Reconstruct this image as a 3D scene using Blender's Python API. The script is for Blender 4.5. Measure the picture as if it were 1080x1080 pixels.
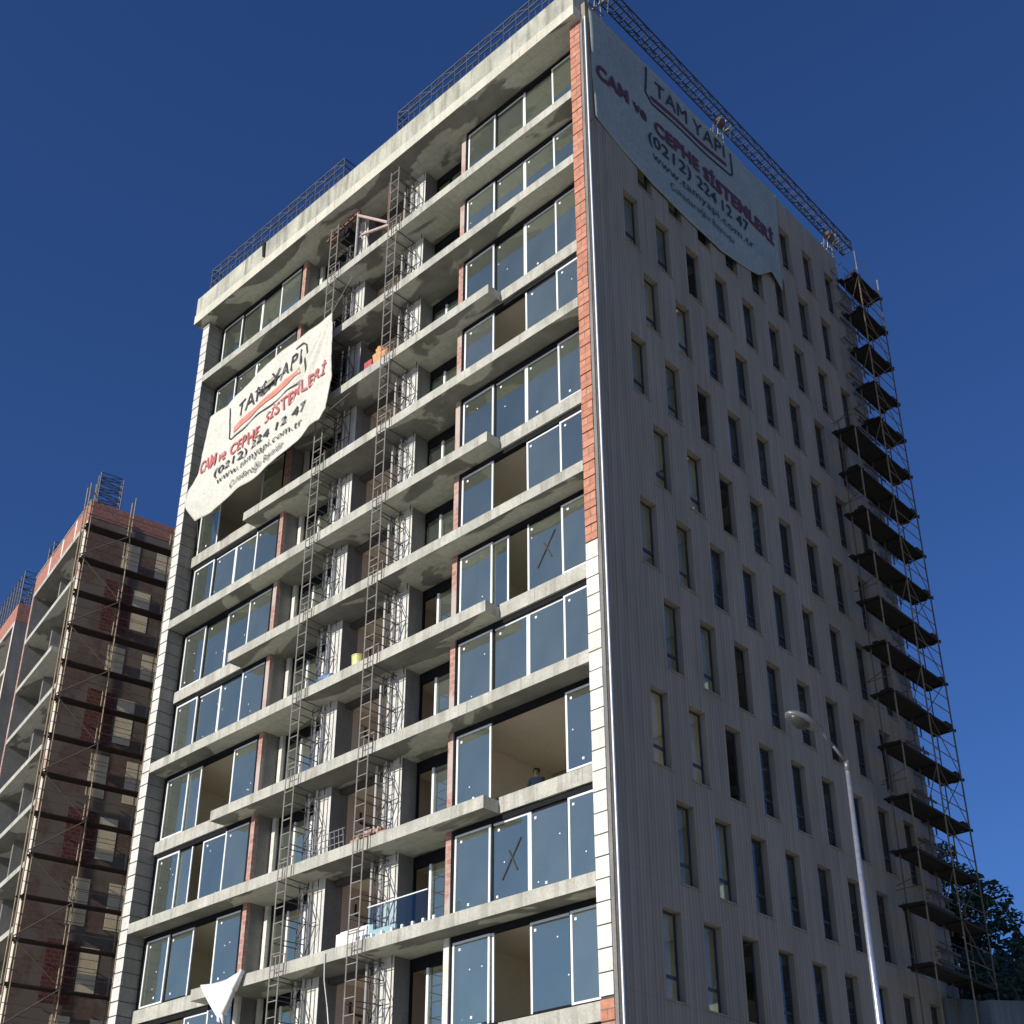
import bpy, math, random
from mathutils import Vector, Matrix
random.seed(7)
D = bpy.data
for o in list(D.objects): D.objects.remove(o)
scene = bpy.context.scene
COL = scene.collection
ZG = 42.6                      # measured heights are relative to the roof slab; the ground is at 0
# ------------------------------------------------------------------ camera
cam_d = D.cameras.new('camera'); cam = D.objects.new('camera', cam_d); COL.objects.link(cam)
yaw, pitch, roll = 0.7540741, 0.4728323, -0.0010955
F = Vector((-math.sin(yaw)*math.cos(pitch), math.cos(yaw)*math.cos(pitch), math.sin(pitch)))
Rv = F.cross(Vector((0, 0, 1))).normalized(); U = Rv.cross(F)
R2 = math.cos(roll)*Rv+math.sin(roll)*U; U2 = -math.sin(roll)*Rv+math.cos(roll)*U
M = Matrix(((R2.x, U2.x, -F.x), (R2.y, U2.y, -F.y), (R2.z, U2.z, -F.z))).to_4x4()
M.translation = Vector((18.655, -23.522, -40.937+ZG))
cam.matrix_world = M
cam_d.sensor_fit = 'HORIZONTAL'; cam_d.sensor_width = 36
cam_d.lens = 36*1389.95/1080; cam_d.shift_y = 180.0/1080
cam_d.clip_start = 0.1; cam_d.clip_end = 6000
scene.camera = cam
# ------------------------------------------------------------------ sky and sun
SUN_EL, SUN_AZ = math.radians(21), math.radians(5.5)   # azimuth: from -y towards -x
sdir = Vector((-math.sin(SUN_AZ)*math.cos(SUN_EL), -math.cos(SUN_AZ)*math.cos(SUN_EL), math.sin(SUN_EL)))
world = D.worlds.new('World'); scene.world = world; world.use_nodes = True
nt = world.node_tree; nt.nodes.clear()
wo = nt.nodes.new('ShaderNodeOutputWorld'); bg = nt.nodes.new('ShaderNodeBackground')
sky = nt.nodes.new('ShaderNodeTexSky'); sky.sky_type = 'NISHITA'; sky.sun_disc = False
sky.sun_elevation = SUN_EL
sky.sun_rotation = math.atan2(sdir.x, sdir.y)
sky.altitude = 0; sky.air_density = 1.0; sky.dust_density = 1.0; sky.ozone_density = 4.0
bg.inputs['Strength'].default_value = 0.055
tint = nt.nodes.new('ShaderNodeMix'); tint.data_type = 'RGBA'; tint.blend_type = 'MULTIPLY'; tint.inputs[0].default_value = 1
tint.inputs[7].default_value = (0.80, 1.19, 1.93, 1)      # the photograph's deep polarised blue
nt.links.new(sky.outputs[0], tint.inputs[6]); nt.links.new(tint.outputs[2], bg.inputs[0]); nt.links.new(bg.outputs[0], wo.inputs[0])
sl = D.lights.new('sun', 'SUN'); sl.energy = 4.8; sl.angle = math.radians(0.5); sl.color = (1.0, 0.925, 0.81)
so = D.objects.new('sun', sl); COL.objects.link(so)
so.rotation_euler = sdir.to_track_quat('Z', 'Y').to_euler()
scene.view_settings.view_transform = 'Standard'; scene.view_settings.look = 'None'
scene.view_settings.exposure = 0.0; scene.view_settings.gamma = 1.0
scene.render.engine = 'CYCLES'

# ------------------------------------------------------------------ materials
def newmat(name):
    m = D.materials.new(name); m.use_nodes = True
    n = m.node_tree; b = n.nodes['Principled BSDF']
    return m, n, b
def N(n, t, **kw):
    x = n.nodes.new(t)
    for k, v in kw.items(): setattr(x, k, v)
    return x
def coords(n, scale=(1, 1, 1)):
    tc = N(n, 'ShaderNodeTexCoord'); mp = N(n, 'ShaderNodeMapping'); mp.inputs['Scale'].default_value = scale
    n.links.new(tc.outputs['Object'], mp.inputs[0]); return mp.outputs[0]
def noise(n, scale, detail=5, sc=(1, 1, 1), rough=0.55, dist=0.0):
    t = N(n, 'ShaderNodeTexNoise'); t.inputs['Scale'].default_value = scale; t.inputs['Detail'].default_value = detail
    t.inputs['Roughness'].default_value = rough; t.inputs['Distortion'].default_value = dist
    n.links.new(coords(n, sc), t.inputs['Vector']); return t.outputs['Fac']
def ramp(n, fac, stops):
    r = N(n, 'ShaderNodeValToRGB'); e = r.color_ramp.elements
    while len(e) < len(stops): e.new(0.5)
    for i, (p, c) in enumerate(stops):
        e[i].position = p; e[i].color = (c[0], c[1], c[2], 1) if hasattr(c, '__len__') else (c, c, c, 1)
    n.links.new(fac, r.inputs[0]); return r.outputs[0]
def mix(n, a, b, fac, mode='MIX'):
    x = N(n, 'ShaderNodeMix', data_type='RGBA', blend_type=mode)
    for s, v in ((0, fac), (6, a), (7, b)):
        if hasattr(v, 'links'): n.links.new(v, x.inputs[s])
        elif s == 0: x.inputs[0].default_value = v
        else: x.inputs[s].default_value = (v[0], v[1], v[2], 1)
    return x.outputs[2]
def bump(n, b, h, strength=0.3, dist=0.02):
    x = N(n, 'ShaderNodeBump'); x.inputs['Strength'].default_value = strength; x.inputs['Distance'].default_value = dist
    n.links.new(h, x.inputs['Height']); n.links.new(x.outputs[0], b.inputs['Normal'])
def surface(name, c0, c1, scale=1.2, rough=0.85, streak=0.0, dark=(0.1, 0.09, 0.08), fine=14, bumpy=0.25, metal=0.0):
    m, n, b = newmat(name)
    col = mix(n, c0, c1, ramp(n, noise(n, scale, 6), [(0.3, 0.0), (0.7, 1.0)]))
    f = noise(n, fine, 4)
    col = mix(n, col, ramp(n, f, [(0.25, 0.62), (0.6, 1.0)]), 0.6, 'MULTIPLY')
    if streak > 0:
        s = ramp(n, noise(n, 1.6, 6, (2.2, 2.2, 0.22)), [(0.48, 0.0), (0.72, 1.0)])
        mul = N(n, 'ShaderNodeMath', operation='MULTIPLY'); n.links.new(s, mul.inputs[0]); mul.inputs[1].default_value = streak
        col = mix(n, col, dark, mul.outputs[0])
    if name in ('concrete', 'roof_concrete', 'pale_band_concrete'):
        tc = N(n, 'ShaderNodeTexCoord'); sp = N(n, 'ShaderNodeSeparateXYZ'); n.links.new(tc.outputs['Object'], sp.inputs[0])
        q = N(n, 'ShaderNodeMath', operation='MULTIPLY_ADD'); n.links.new(sp.outputs[0], q.inputs[0]); q.inputs[1].default_value = 1/1.22; q.inputs[2].default_value = 0.37
        q2 = N(n, 'ShaderNodeMath', operation='FRACT'); n.links.new(q.outputs[0], q2.inputs[0])
        col = mix(n, col, ramp(n, q2.outputs[0], [(0.0, 0.62), (0.012, 0.66), (0.02, 1.0)]), 0.8, 'MULTIPLY')
        dr = ramp(n, noise(n, 3.2, 4, (3.5, 1, 0.12)), [(0.63, 1.0), (0.70, 0.62)])
        col = mix(n, col, dr, 0.75, 'MULTIPLY')
        rust = ramp(n, noise(n, 1.7, 3, (2.6, 1, 0.3)), [(0.70, 0.0), (0.76, 0.55)])
        col = mix(n, col, (0.25, 0.14, 0.07), rust)
        sp2 = ramp(n, noise(n, 9, 2), [(0.24, 0.55), (0.30, 1.0)]); col = mix(n, col, sp2, 0.8, 'MULTIPLY')
    n.links.new(col, b.inputs['Base Color']); b.inputs['Roughness'].default_value = rough; b.inputs['Metallic'].default_value = metal
    if bumpy: bump(n, b, f, bumpy)
    return m
def plain(name, c, rough=0.5, metal=0.0, var=0.25, scale=3):
    return surface(name, [x*(1-var) for x in c], [min(1, x*(1+var)) for x in c], scale, rough, 0, fine=20, bumpy=0.0, metal=metal)

m_concrete = surface('concrete', (0.375, 0.37, 0.32), (0.56, 0.55, 0.475), 1.1, 0.9, 0.55, (0.16, 0.15, 0.12))
m_fascia = surface('roof_concrete', (0.34, 0.345, 0.285), (0.57, 0.56, 0.46), 0.8, 0.9, 0.75, (0.15, 0.14, 0.11))
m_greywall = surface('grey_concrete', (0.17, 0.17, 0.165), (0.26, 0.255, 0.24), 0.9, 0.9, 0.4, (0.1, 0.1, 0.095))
m_band = surface('pale_band_concrete', (0.55, 0.53, 0.43), (0.66, 0.64, 0.53), 1.0, 0.9, 0.3, (0.3, 0.29, 0.23))
m_white = surface('whitewash', (0.62, 0.60, 0.53), (0.82, 0.80, 0.73), 2.0, 0.85, 0.25, (0.38, 0.35, 0.29))
m_block = surface('aerated_block', (0.55, 0.545, 0.51), (0.74, 0.73, 0.67), 1.5, 0.9, 0.3, (0.34, 0.32, 0.28))
m_mortar = surface('dark_mortar', (0.06, 0.056, 0.052), (0.10, 0.092, 0.085), 4)
m_plaster = surface('room_plaster', (0.68, 0.60, 0.48), (0.76, 0.67, 0.55), 0.6, 0.9, 0.0, fine=30, bumpy=0.05)
m_pink = surface('pink_plaster', (0.58, 0.48, 0.41), (0.67, 0.56, 0.48), 0.7, 0.9, 0.2, (0.25, 0.2, 0.17), fine=30, bumpy=0.05)
m_dark = plain('dark_frame', (0.012, 0.013, 0.015), 0.8); m_dark.node_tree.nodes['Principled BSDF'].inputs['Specular IOR Level'].default_value = 0.15
m_dkblue = plain('blue_grey_frame', (0.035, 0.045, 0.065), 0.4)
m_alu = plain('white_film_bar', (0.86, 0.88, 0.90), 0.35, 0.0, 0.06)
m_steel = plain('galvanised_steel', (0.30, 0.30, 0.30), 0.5, 0.5)
m_mast = plain('weathered_mast_steel', (0.27, 0.25, 0.225), 0.6, 0.2)
m_rear = plain('dull_dark_steel', (0.085, 0.08, 0.075), 0.7)
m_rust = plain('rusty_steel', (0.20, 0.09, 0.06), 0.8, 0.1)
m_truss = plain('blue_grey_truss_steel', (0.085, 0.092, 0.107), 0.6, 0.1)
m_dktruss = plain('dark_truss_steel', (0.035, 0.038, 0.045), 0.6, 0.1)
m_tan = plain('tan_tube', (0.32, 0.25, 0.15), 0.6)
m_duntube = plain('dun_tube', (0.20, 0.155, 0.09), 0.65)
m_browntube = plain('brown_tube', (0.12, 0.09, 0.065), 0.7)
m_board = surface('scaffold_boards', (0.009, 0.0075, 0.0065), (0.018, 0.015, 0.012), 3, 0.9)
m_pipe = plain('plastic_pipe', (0.46, 0.46, 0.45), 0.4, 0, 0.08)
m_black = plain('black_conduit', (0.012, 0.012, 0.012), 0.6)
m_beige = surface('beige_panel', (0.80, 0.67, 0.44), (0.88, 0.75, 0.51), 1.2, 0.9, 0.1, (0.3, 0.25, 0.18))
m_orange = surface('orange_sack', (0.55, 0.26, 0.10), (0.72, 0.40, 0.18), 6, 0.9)
m_yellow = plain('pale_yellow_plastic', (0.62, 0.62, 0.22), 0.5)
m_bluep = plain('blue_plastic', (0.16, 0.24, 0.42), 0.5)
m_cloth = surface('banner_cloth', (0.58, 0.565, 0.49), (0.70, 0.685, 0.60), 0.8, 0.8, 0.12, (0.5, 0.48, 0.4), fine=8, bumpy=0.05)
m_cloth2 = surface('shaded_banner_cloth', (0.24, 0.285, 0.275), (0.29, 0.34, 0.33), 0.5, 0.75, 0.0, fine=6, bumpy=0.05)  # banner cloth dimmed and blued, the wall's shade put into its colour
m_wcloth = plain('white_sheet', (0.86, 0.86, 0.86), 0.7, 0, 0.03)
m_ink = plain('black_paint', (0.03, 0.03, 0.035), 0.7)
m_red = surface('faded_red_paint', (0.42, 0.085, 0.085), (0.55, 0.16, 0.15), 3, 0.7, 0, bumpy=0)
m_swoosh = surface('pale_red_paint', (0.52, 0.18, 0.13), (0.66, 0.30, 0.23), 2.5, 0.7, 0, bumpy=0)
m_dkred = surface('shaded_red_paint', (0.085, 0.022, 0.04), (0.12, 0.035, 0.055), 3, 0.7, 0, bumpy=0)  # lettering red with the side banner's shade darkened into it
m_dkink = plain('shaded_black_and_navy_paint', (0.018, 0.025, 0.04), 0.7)  # black lettering with shade in its colour; also the sheet's navy print
m_lamp = plain('lamp_grey', (0.16, 0.165, 0.17), 0.35, 0.3, 0.1)
m_pole = plain('galvanised_pole', (0.62, 0.63, 0.64), 0.3, 0.75, 0.08)
m_bark = surface('bark', (0.06, 0.045, 0.03), (0.1, 0.08, 0.06), 5, 0.95, 0)
m_skin = plain('skin', (0.28, 0.16, 0.10), 0.6, 0, 0.05)
m_hair = plain('dark_hair', (0.01, 0.009, 0.008), 0.7)
m_shirt = plain('blue_shirt', (0.05, 0.07, 0.13), 0.85, 0, 0.1)
m_trouser = plain('dark_trousers', (0.03, 0.03, 0.04), 0.9)
m_nbboard = surface('brown_scaffold_boards', (0.03, 0.019, 0.014), (0.055, 0.036, 0.028), 3, 0.9)
m_retain = surface('retaining_concrete', (0.075, 0.10, 0.11), (0.11, 0.14, 0.15), 0.7, 0.9, 0.5, (0.2, 0.22, 0.22))
m_poly = plain('white_foam', (0.78, 0.78, 0.74), 0.8, 0, 0.05)

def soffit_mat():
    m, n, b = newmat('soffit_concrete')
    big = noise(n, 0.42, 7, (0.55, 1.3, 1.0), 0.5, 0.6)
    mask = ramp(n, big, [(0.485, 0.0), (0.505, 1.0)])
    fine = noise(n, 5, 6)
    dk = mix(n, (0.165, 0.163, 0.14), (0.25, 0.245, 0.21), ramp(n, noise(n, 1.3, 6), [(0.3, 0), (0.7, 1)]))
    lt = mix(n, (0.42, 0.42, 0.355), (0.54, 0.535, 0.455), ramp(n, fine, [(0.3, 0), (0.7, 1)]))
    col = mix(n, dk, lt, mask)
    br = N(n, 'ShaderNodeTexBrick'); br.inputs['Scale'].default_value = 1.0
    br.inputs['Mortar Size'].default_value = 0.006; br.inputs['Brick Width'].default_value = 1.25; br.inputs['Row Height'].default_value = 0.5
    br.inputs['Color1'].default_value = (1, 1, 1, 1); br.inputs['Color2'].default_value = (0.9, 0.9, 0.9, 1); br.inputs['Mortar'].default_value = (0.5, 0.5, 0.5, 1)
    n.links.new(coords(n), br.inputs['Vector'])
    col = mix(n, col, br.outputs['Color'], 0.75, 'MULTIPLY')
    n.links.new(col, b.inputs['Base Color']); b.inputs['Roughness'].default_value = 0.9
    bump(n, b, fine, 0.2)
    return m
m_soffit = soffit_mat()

def brick_mat(name, c1, c2, mortar, rowh=0.2, bw=0.3, axis='xz', patch=None, plastered=0.0, mort=0.015):
    """courses of hollow bricks; optional plaster patches with their own outline"""
    m, n, b = newmat(name)
    tc = N(n, 'ShaderNodeTexCoord'); sp = N(n, 'ShaderNodeSeparateXYZ'); cb = N(n, 'ShaderNodeCombineXYZ')
    n.links.new(tc.outputs['Object'], sp.inputs[0])
    add = N(n, 'ShaderNodeMath', operation='ADD'); n.links.new(sp.outputs[0], add.inputs[0]); n.links.new(sp.outputs[1], add.inputs[1])
    n.links.new(add.outputs[0], cb.inputs[0]); n.links.new(sp.outputs[2], cb.inputs[1])
    br = N(n, 'ShaderNodeTexBrick'); br.inputs['Scale'].default_value = 1
    br.inputs['Mortar Size'].default_value = mort; br.inputs['Brick Width'].default_value = bw; br.inputs['Row Height'].default_value = rowh
    br.inputs['Color1'].default_value = (*c1, 1); br.inputs['Color2'].default_value = (*c2, 1); br.inputs['Mortar'].default_value = (*mortar, 1)
    n.links.new(cb.outputs[0], br.inputs['Vector'])
    col = mix(n, br.outputs['Color'], ramp(n, noise(n, 6, 5), [(0.3, 0.55), (0.65, 1.0)]), 0.7, 'MULTIPLY')
    if plastered:
        mk = ramp(n, noise(n, 0.55, 6, (1, 1, 0.7)), [(1-plastered-0.03, 0), (1-plastered+0.03, 1)])
        col = mix(n, col, patch, mk)
    n.links.new(col, b.inputs['Base Color']); b.inputs['Roughness'].default_value = 0.92
    bump(n, b, br.outputs['Fac'], 0.25, -0.01)
    return m
m_brick = brick_mat('red_hollow_brick', (0.50, 0.20, 0.125), (0.60, 0.28, 0.18), (0.22, 0.17, 0.14), 0.265, 0.5)
m_limebrick = brick_mat('lime_smeared_brick', (0.42, 0.20, 0.16), (0.50, 0.27, 0.21), (0.46, 0.38, 0.34), 0.2, 0.3, patch=(0.46, 0.38, 0.335), plastered=0.46)
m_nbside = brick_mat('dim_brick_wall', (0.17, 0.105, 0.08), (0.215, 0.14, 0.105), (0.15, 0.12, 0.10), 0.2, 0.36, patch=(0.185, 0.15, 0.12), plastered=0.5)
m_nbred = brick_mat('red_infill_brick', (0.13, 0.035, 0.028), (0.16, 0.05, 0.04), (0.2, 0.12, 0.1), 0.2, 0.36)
m_nbfront = brick_mat('red_parapet_brick', (0.42, 0.15, 0.11), (0.48, 0.19, 0.14), (0.35, 0.25, 0.2), 0.2, 0.36)
m_nbpier = brick_mat('white_spotted_brick', (0.45, 0.22, 0.16), (0.52, 0.28, 0.2), (0.5, 0.45, 0.38), 0.2, 0.36, patch=(0.62, 0.56, 0.47), plastered=0.55)

def cladding_mat():
    m, n, b = newmat('ribbed_cladding')
    tc = N(n, 'ShaderNodeTexCoord'); sp = N(n, 'ShaderNodeSeparateXYZ'); n.links.new(tc.outputs['Object'], sp.inputs[0])
    mul = N(n, 'ShaderNodeMath', operation='MULTIPLY'); n.links.new(sp.outputs[1], mul.inputs[0]); mul.inputs[1].default_value = 2*math.pi/0.142
    sn = N(n, 'ShaderNodeMath', operation='SINE'); n.links.new(mul.outputs[0], sn.inputs[0])
    rib = ramp(n, sn.outputs[0], [(0.0, 0.0), (0.25, 1.0)])
    wn = N(n, 'ShaderNodeTexWhiteNoise', noise_dimensions='1D')
    fl = N(n, 'ShaderNodeMath', operation='MULTIPLY'); n.links.new(sp.outputs[1], fl.inputs[0]); fl.inputs[1].default_value = 1/0.142
    fr = N(n, 'ShaderNodeMath', operation='FLOOR'); n.links.new(fl.outputs[0], fr.inputs[0]); n.links.new(fr.outputs[0], wn.inputs['W'])
    base = mix(n, (0.31, 0.268, 0.20), (0.355, 0.312, 0.24), wn.outputs['Value'])
    base = mix(n, base, ramp(n, noise(n, 0.5, 5, (1, 1.2, 0.5)), [(0.3, 0.8), (0.7, 1.0)]), 1.0, 'MULTIPLY')
    st = ramp(n, noise(n, 1.1, 5, (1, 2.6, 0.16)), [(0.66, 0.0), (0.78, 0.5)])
    base = mix(n, base, (0.42, 0.40, 0.37), st)
    zj = N(n, 'ShaderNodeMath', operation='MULTIPLY'); n.links.new(sp.outputs[2], zj.inputs[0]); zj.inputs[1].default_value = 1/3.05
    zf = N(n, 'ShaderNodeMath', operation='FRACT'); n.links.new(zj.outputs[0], zf.inputs[0])
    base = mix(n, base, ramp(n, zf.outputs[0], [(0.0, 0.72), (0.006, 1.0)]), 1.0, 'MULTIPLY')
    base = mix(n, base, ramp(n, noise(n, 2.2, 5, (1, 3.5, 0.25)), [(0.35, 0.84), (0.55, 1.0)]), 0.8, 'MULTIPLY')
    base = mix(n, base, rib, 0.16, 'MULTIPLY')
    n.links.new(base, b.inputs['Base Color']); b.inputs['Roughness'].default_value = 0.75
    bump(n, b, rib, 0.32, 0.015)
    return m
m_clad = cladding_mat()

def glass_mat(name, tint, refl, base=0.16, rough=0.015, dust=0.0):
    m = D.materials.new(name); m.use_nodes = True; n = m.node_tree; n.nodes.clear()
    out = N(n, 'ShaderNodeOutputMaterial'); mx = N(n, 'ShaderNodeMixShader')
    tr = N(n, 'ShaderNodeBsdfTransparent'); tr.inputs[0].default_value = (*tint, 1)
    gl = N(n, 'ShaderNodeBsdfGlossy'); gl.inputs['Color'].default_value = (*refl, 1); gl.inputs['Roughness'].default_value = rough
    fr = N(n, 'ShaderNodeFresnel'); fr.inputs['IOR'].default_value = 1.5
    nz = noise(n, 0.7, 2); bp = N(n, 'ShaderNodeBump'); bp.inputs['Strength'].default_value = 0.05; bp.inputs['Distance'].default_value = 0.05
    n.links.new(nz, bp.inputs['Height']); n.links.new(bp.outputs[0], gl.inputs['Normal'])
    ad = N(n, 'ShaderNodeMath', operation='MULTIPLY_ADD'); n.links.new(fr.outputs[0], ad.inputs[0]); ad.inputs[1].default_value = 1.3; ad.inputs[2].default_value = base
    ge = N(n, 'ShaderNodeNewGeometry'); ib = N(n, 'ShaderNodeMath', operation='SUBTRACT'); ib.inputs[0].default_value = 1.0; n.links.new(ge.outputs['Backfacing'], ib.inputs[1])
    fc = N(n, 'ShaderNodeMath', operation='MULTIPLY'); n.links.new(ad.outputs[0], fc.inputs[0]); n.links.new(ib.outputs[0], fc.inputs[1])
    n.links.new(fc.outputs[0], mx.inputs[0]); n.links.new(tr.outputs[0], mx.inputs[1]); n.links.new(gl.outputs[0], mx.inputs[2])
    if dust:
        df = N(n, 'ShaderNodeBsdfDiffuse'); df.inputs[0].default_value = (0.45, 0.52, 0.49, 1)
        oi = N(n, 'ShaderNodeObjectInfo'); rr = N(n, 'ShaderNodeMapRange'); n.links.new(oi.outputs['Random'], rr.inputs[0])
        rr.inputs[3].default_value = 0.55; rr.inputs[4].default_value = 1.25
        sm = ramp(n, noise(n, 1.1, 6, (1, 1, 0.45)), [(0.25, 0.65), (0.75, 1.25)])
        m1 = N(n, 'ShaderNodeMath', operation='MULTIPLY'); n.links.new(rr.outputs[0], m1.inputs[0]); n.links.new(sm, m1.inputs[1])
        m2 = N(n, 'ShaderNodeMath', operation='MULTIPLY'); n.links.new(m1.outputs[0], m2.inputs[0]); m2.inputs[1].default_value = dust
        m3 = N(n, 'ShaderNodeMath', operation='MULTIPLY'); n.links.new(m2.outputs[0], m3.inputs[0]); n.links.new(ib.outputs[0], m3.inputs[1])
        m4 = N(n, 'ShaderNodeMixShader'); n.links.new(m3.outputs[0], m4.inputs[0]); n.links.new(mx.outputs[0], m4.inputs[1]); n.links.new(df.outputs[0], m4.inputs[2])
        n.links.new(m4.outputs[0], out.inputs[0])
    else: n.links.new(mx.outputs[0], out.inputs[0])
    return m
m_glass = glass_mat('coated_glass', (0.60, 0.68, 0.64), (0.90, 0.93, 0.68), 0.40, dust=0.10)
m_sglass = glass_mat('side_glass', (0.88, 0.92, 0.88), (0.9, 0.95, 1.0), 0.03)
m_clear = glass_mat('clear_glass', (0.82, 0.90, 0.92), (0.9, 0.95, 1.0), 0.02)

def leaf_mat(name, c0, c1):
    m, n, b = newmat(name)
    oi = N(n, 'ShaderNodeNewGeometry')
    col = mix(n, c0, c1, oi.outputs['Random Per Island'])
    n.links.new(col, b.inputs['Base Color']); b.inputs['Roughness'].default_value = 0.6
    return m
m_leaf = leaf_mat('dark_leaf', (0.02, 0.045, 0.018), (0.05, 0.085, 0.03))
m_leaf2 = leaf_mat('undergrowth_leaf', (0.02, 0.04, 0.015), (0.045, 0.07, 0.03))

# ------------------------------------------------------------------ mesh builder
class MB:
    def __init__(s): s.v = []; s.f = []; s.m = []
    def quadset(s, vs, fs, m=0):
        o = len(s.v); s.v += [tuple(p) for p in vs]
        for f in fs: s.f.append(tuple(i+o for i in f)); s.m.append(m)
    def box(s, x0, x1, y0, y1, z0, z1, m=0, mbot=None):
        vs = [(x, y, z) for z in (z0, z1) for y in (y0, y1) for x in (x0, x1)]
        o = len(s.v); s.v += vs
        for k, f in enumerate(((0, 2, 3, 1), (4, 5, 7, 6), (0, 1, 5, 4), (2, 6, 7, 3), (0, 4, 6, 2), (1, 3, 7, 5))):
            s.f.append(tuple(i+o for i in f)); s.m.append(mbot if (k == 0 and mbot is not None) else m)
        return s
    def tube(s, p, q, r, r1=None, n=6, m=0, cap=True):
        p = Vector(p); q = Vector(q); d = (q-p)
        if d.length < 1e-6: return s
        d.normalize(); a = d.orthogonal().normalized()
        if abs(d.z) < 0.999: a = d.cross(Vector((0, 0, 1))).normalized()
        b = d.cross(a); r1 = r if r1 is None else r1
        o = len(s.v); ph = math.pi/4 if n == 4 else 0
        for c, rr in ((p, r), (q, r1)):
            for i in range(n):
                t = 2*math.pi*i/n+ph; s.v.append(tuple(c+a*rr*math.cos(t)+b*rr*math.sin(t)))
        for i in range(n):
            j = (i+1) % n; s.f.append((o+i, o+j, o+n+j, o+n+i)); s.m.append(m)
        if cap:
            s.f.append(tuple(o+i for i in reversed(range(n)))); s.m.append(m)
            s.f.append(tuple(o+n+i for i in range(n))); s.m.append(m)
        return s
    def bar(s, p, q, w, m=0): return s.tube(p, q, w*0.7071, n=4, m=m)
    def build(s, name, mats, parent=None, base=(0, 0, 0), smooth=False, loc=(0, 0, 0)):
        me = D.meshes.new(name)
        bx, by, bz = base
        me.from_pydata([(x-bx, y-by, z-bz) for x, y, z in s.v], [], s.f)
        mats = mats if isinstance(mats, (list, tuple)) else [mats]
        for m in mats: me.materials.append(m)
        if len(mats) > 1: me.polygons.foreach_set('material_index', s.m)
        if smooth: me.polygons.foreach_set('use_smooth', [True]*len(me.polygons))
        me.update()
        o = D.objects.new(name, me); COL.objects.link(o)
        if parent is not None: o.parent = parent
        o.location = loc
        return o
def tag(o, label=None, cat=None, group=None, kind=None):
    if label: o['label'] = label
    if cat: o['category'] = cat
    if group: o['group'] = group
    if kind: o['kind'] = kind
    return o
def thing(name, label, cat, base, rotz=0, group=None):
    o = D.objects.new(name, None); COL.objects.link(o); o.empty_display_size = 0.3
    o.location = (base[0], base[1], base[2]+ZG); o.rotation_euler = (0, 0, rotz)
    return tag(o, label, cat, group)
def copytree(o, parent=None):
    c = o.copy(); COL.objects.link(c)
    if parent is not None: c.parent = parent
    for ch in list(o.children): copytree(ch, c)
    return c
def solo(mb, name, mats, label, cat, base, group=None, smooth=False):
    o = mb.build(name, mats, None, base, smooth); o.location = (base[0], base[1], base[2]+ZG)
    return tag(o, label, cat, group)

# ================================================================== ground and terrain
g = MB(); S = 2500
g.quadset([(-S, -S, -ZG), (S, -S, -ZG), (S, S, -ZG), (-S, S, -ZG)], [(0, 1, 2, 3)])
m_ground = surface('pale_dusty_ground', (0.44, 0.41, 0.35), (0.56, 0.52, 0.44), 0.15, 0.95, 0)
o = g.build('ground', m_ground, loc=(0, 0, ZG)); tag(o, kind='structure')
g = MB(); nx, ny = 34, 40
def hz(x, y):
    if y < 18.0: return -31.0
    return -31.2+0.27*(y-18)+0.7*math.sin(x*0.31+y*0.2)*min(1, (y-18)/8)
vs = []
for j in range(ny+1):
    for i in range(nx+1):
        x = -60+i*(61.1/nx); y = 18.2+j*(90/ny)
        vs.append((x, y, hz(x, y)))
for i in range(nx+1): vs.append((-60+i*(61.5/nx), 18.2, -ZG-0.5))
for j in range(ny+1): vs.append((1.1, 18.2+j*(90/ny), -ZG-0.5))
fs = [(j*(nx+1)+i, j*(nx+1)+i+1, (j+1)*(nx+1)+i+1, (j+1)*(nx+1)+i) for j in range(ny) for i in range(nx)]
o1 = (nx+1)*(ny+1)
fs += [(o1+i, o1+i+1, i+1, i) for i in range(nx)]
o2 = o1+nx+1
fs += [(o2+j, o2+j+1, (j+1)*(nx+1)+nx, j*(nx+1)+nx) for j in range(ny)]
g.quadset(vs, fs)
m_hill = surface('hill_soil', (0.05, 0.05, 0.03), (0.09, 0.08, 0.05), 0.5, 0.95, 0)
o = g.build('hillside', m_hill, loc=(0, 0, ZG)); tag(o, kind='structure')
g = MB(); g.box(0.02, 1.10, 16.55, 18.18, -ZG, -31.1)
o = g.build('terrace', m_hill, loc=(0, 0, ZG)); tag(o, kind='structure')
# retaining wall whose top climbs towards the back
g = MB(); y0, y1, za, zb_ = 16.2, 46.0, -31.14, -26.3
vs = [(1.13, y0, -ZG), (1.5, y0, -ZG), (1.5, y1, -ZG), (1.13, y1, -ZG), (1.13, y0, za), (1.5, y0, za), (1.5, y1, zb_), (1.13, y1, zb_)]
g.quadset(vs, [(0, 3, 2, 1), (4, 5, 6, 7), (0, 1, 5, 4), (1, 2, 6, 5), (2, 3, 7, 6), (3, 0, 4, 7)])
g2 = MB()
g2.quadset([(0.03, 16.2, -ZG), (1.11, 16.2, -ZG), (1.11, 16.53, -ZG), (0.03, 16.53, -ZG), (0.03, 16.2, -30.82), (1.11, 16.2, -31.08), (1.11, 16.53, -31.08), (0.03, 16.53, -30.82)], [(0, 3, 2, 1), (4, 5, 6, 7), (0, 1, 5, 4), (1, 2, 6, 5), (2, 3, 7, 6), (3, 0, 4, 7)])
rw = thing('retaining_wall', 'pale blue-grey concrete retaining wall below the dark trees', 'wall', (1.75, 20, -ZG))
g.build('wall_face', m_retain, rw, (1.75, 20, -ZG)); g2.build('end_wall', m_retain, rw, (1.75, 20, -ZG))

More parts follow.
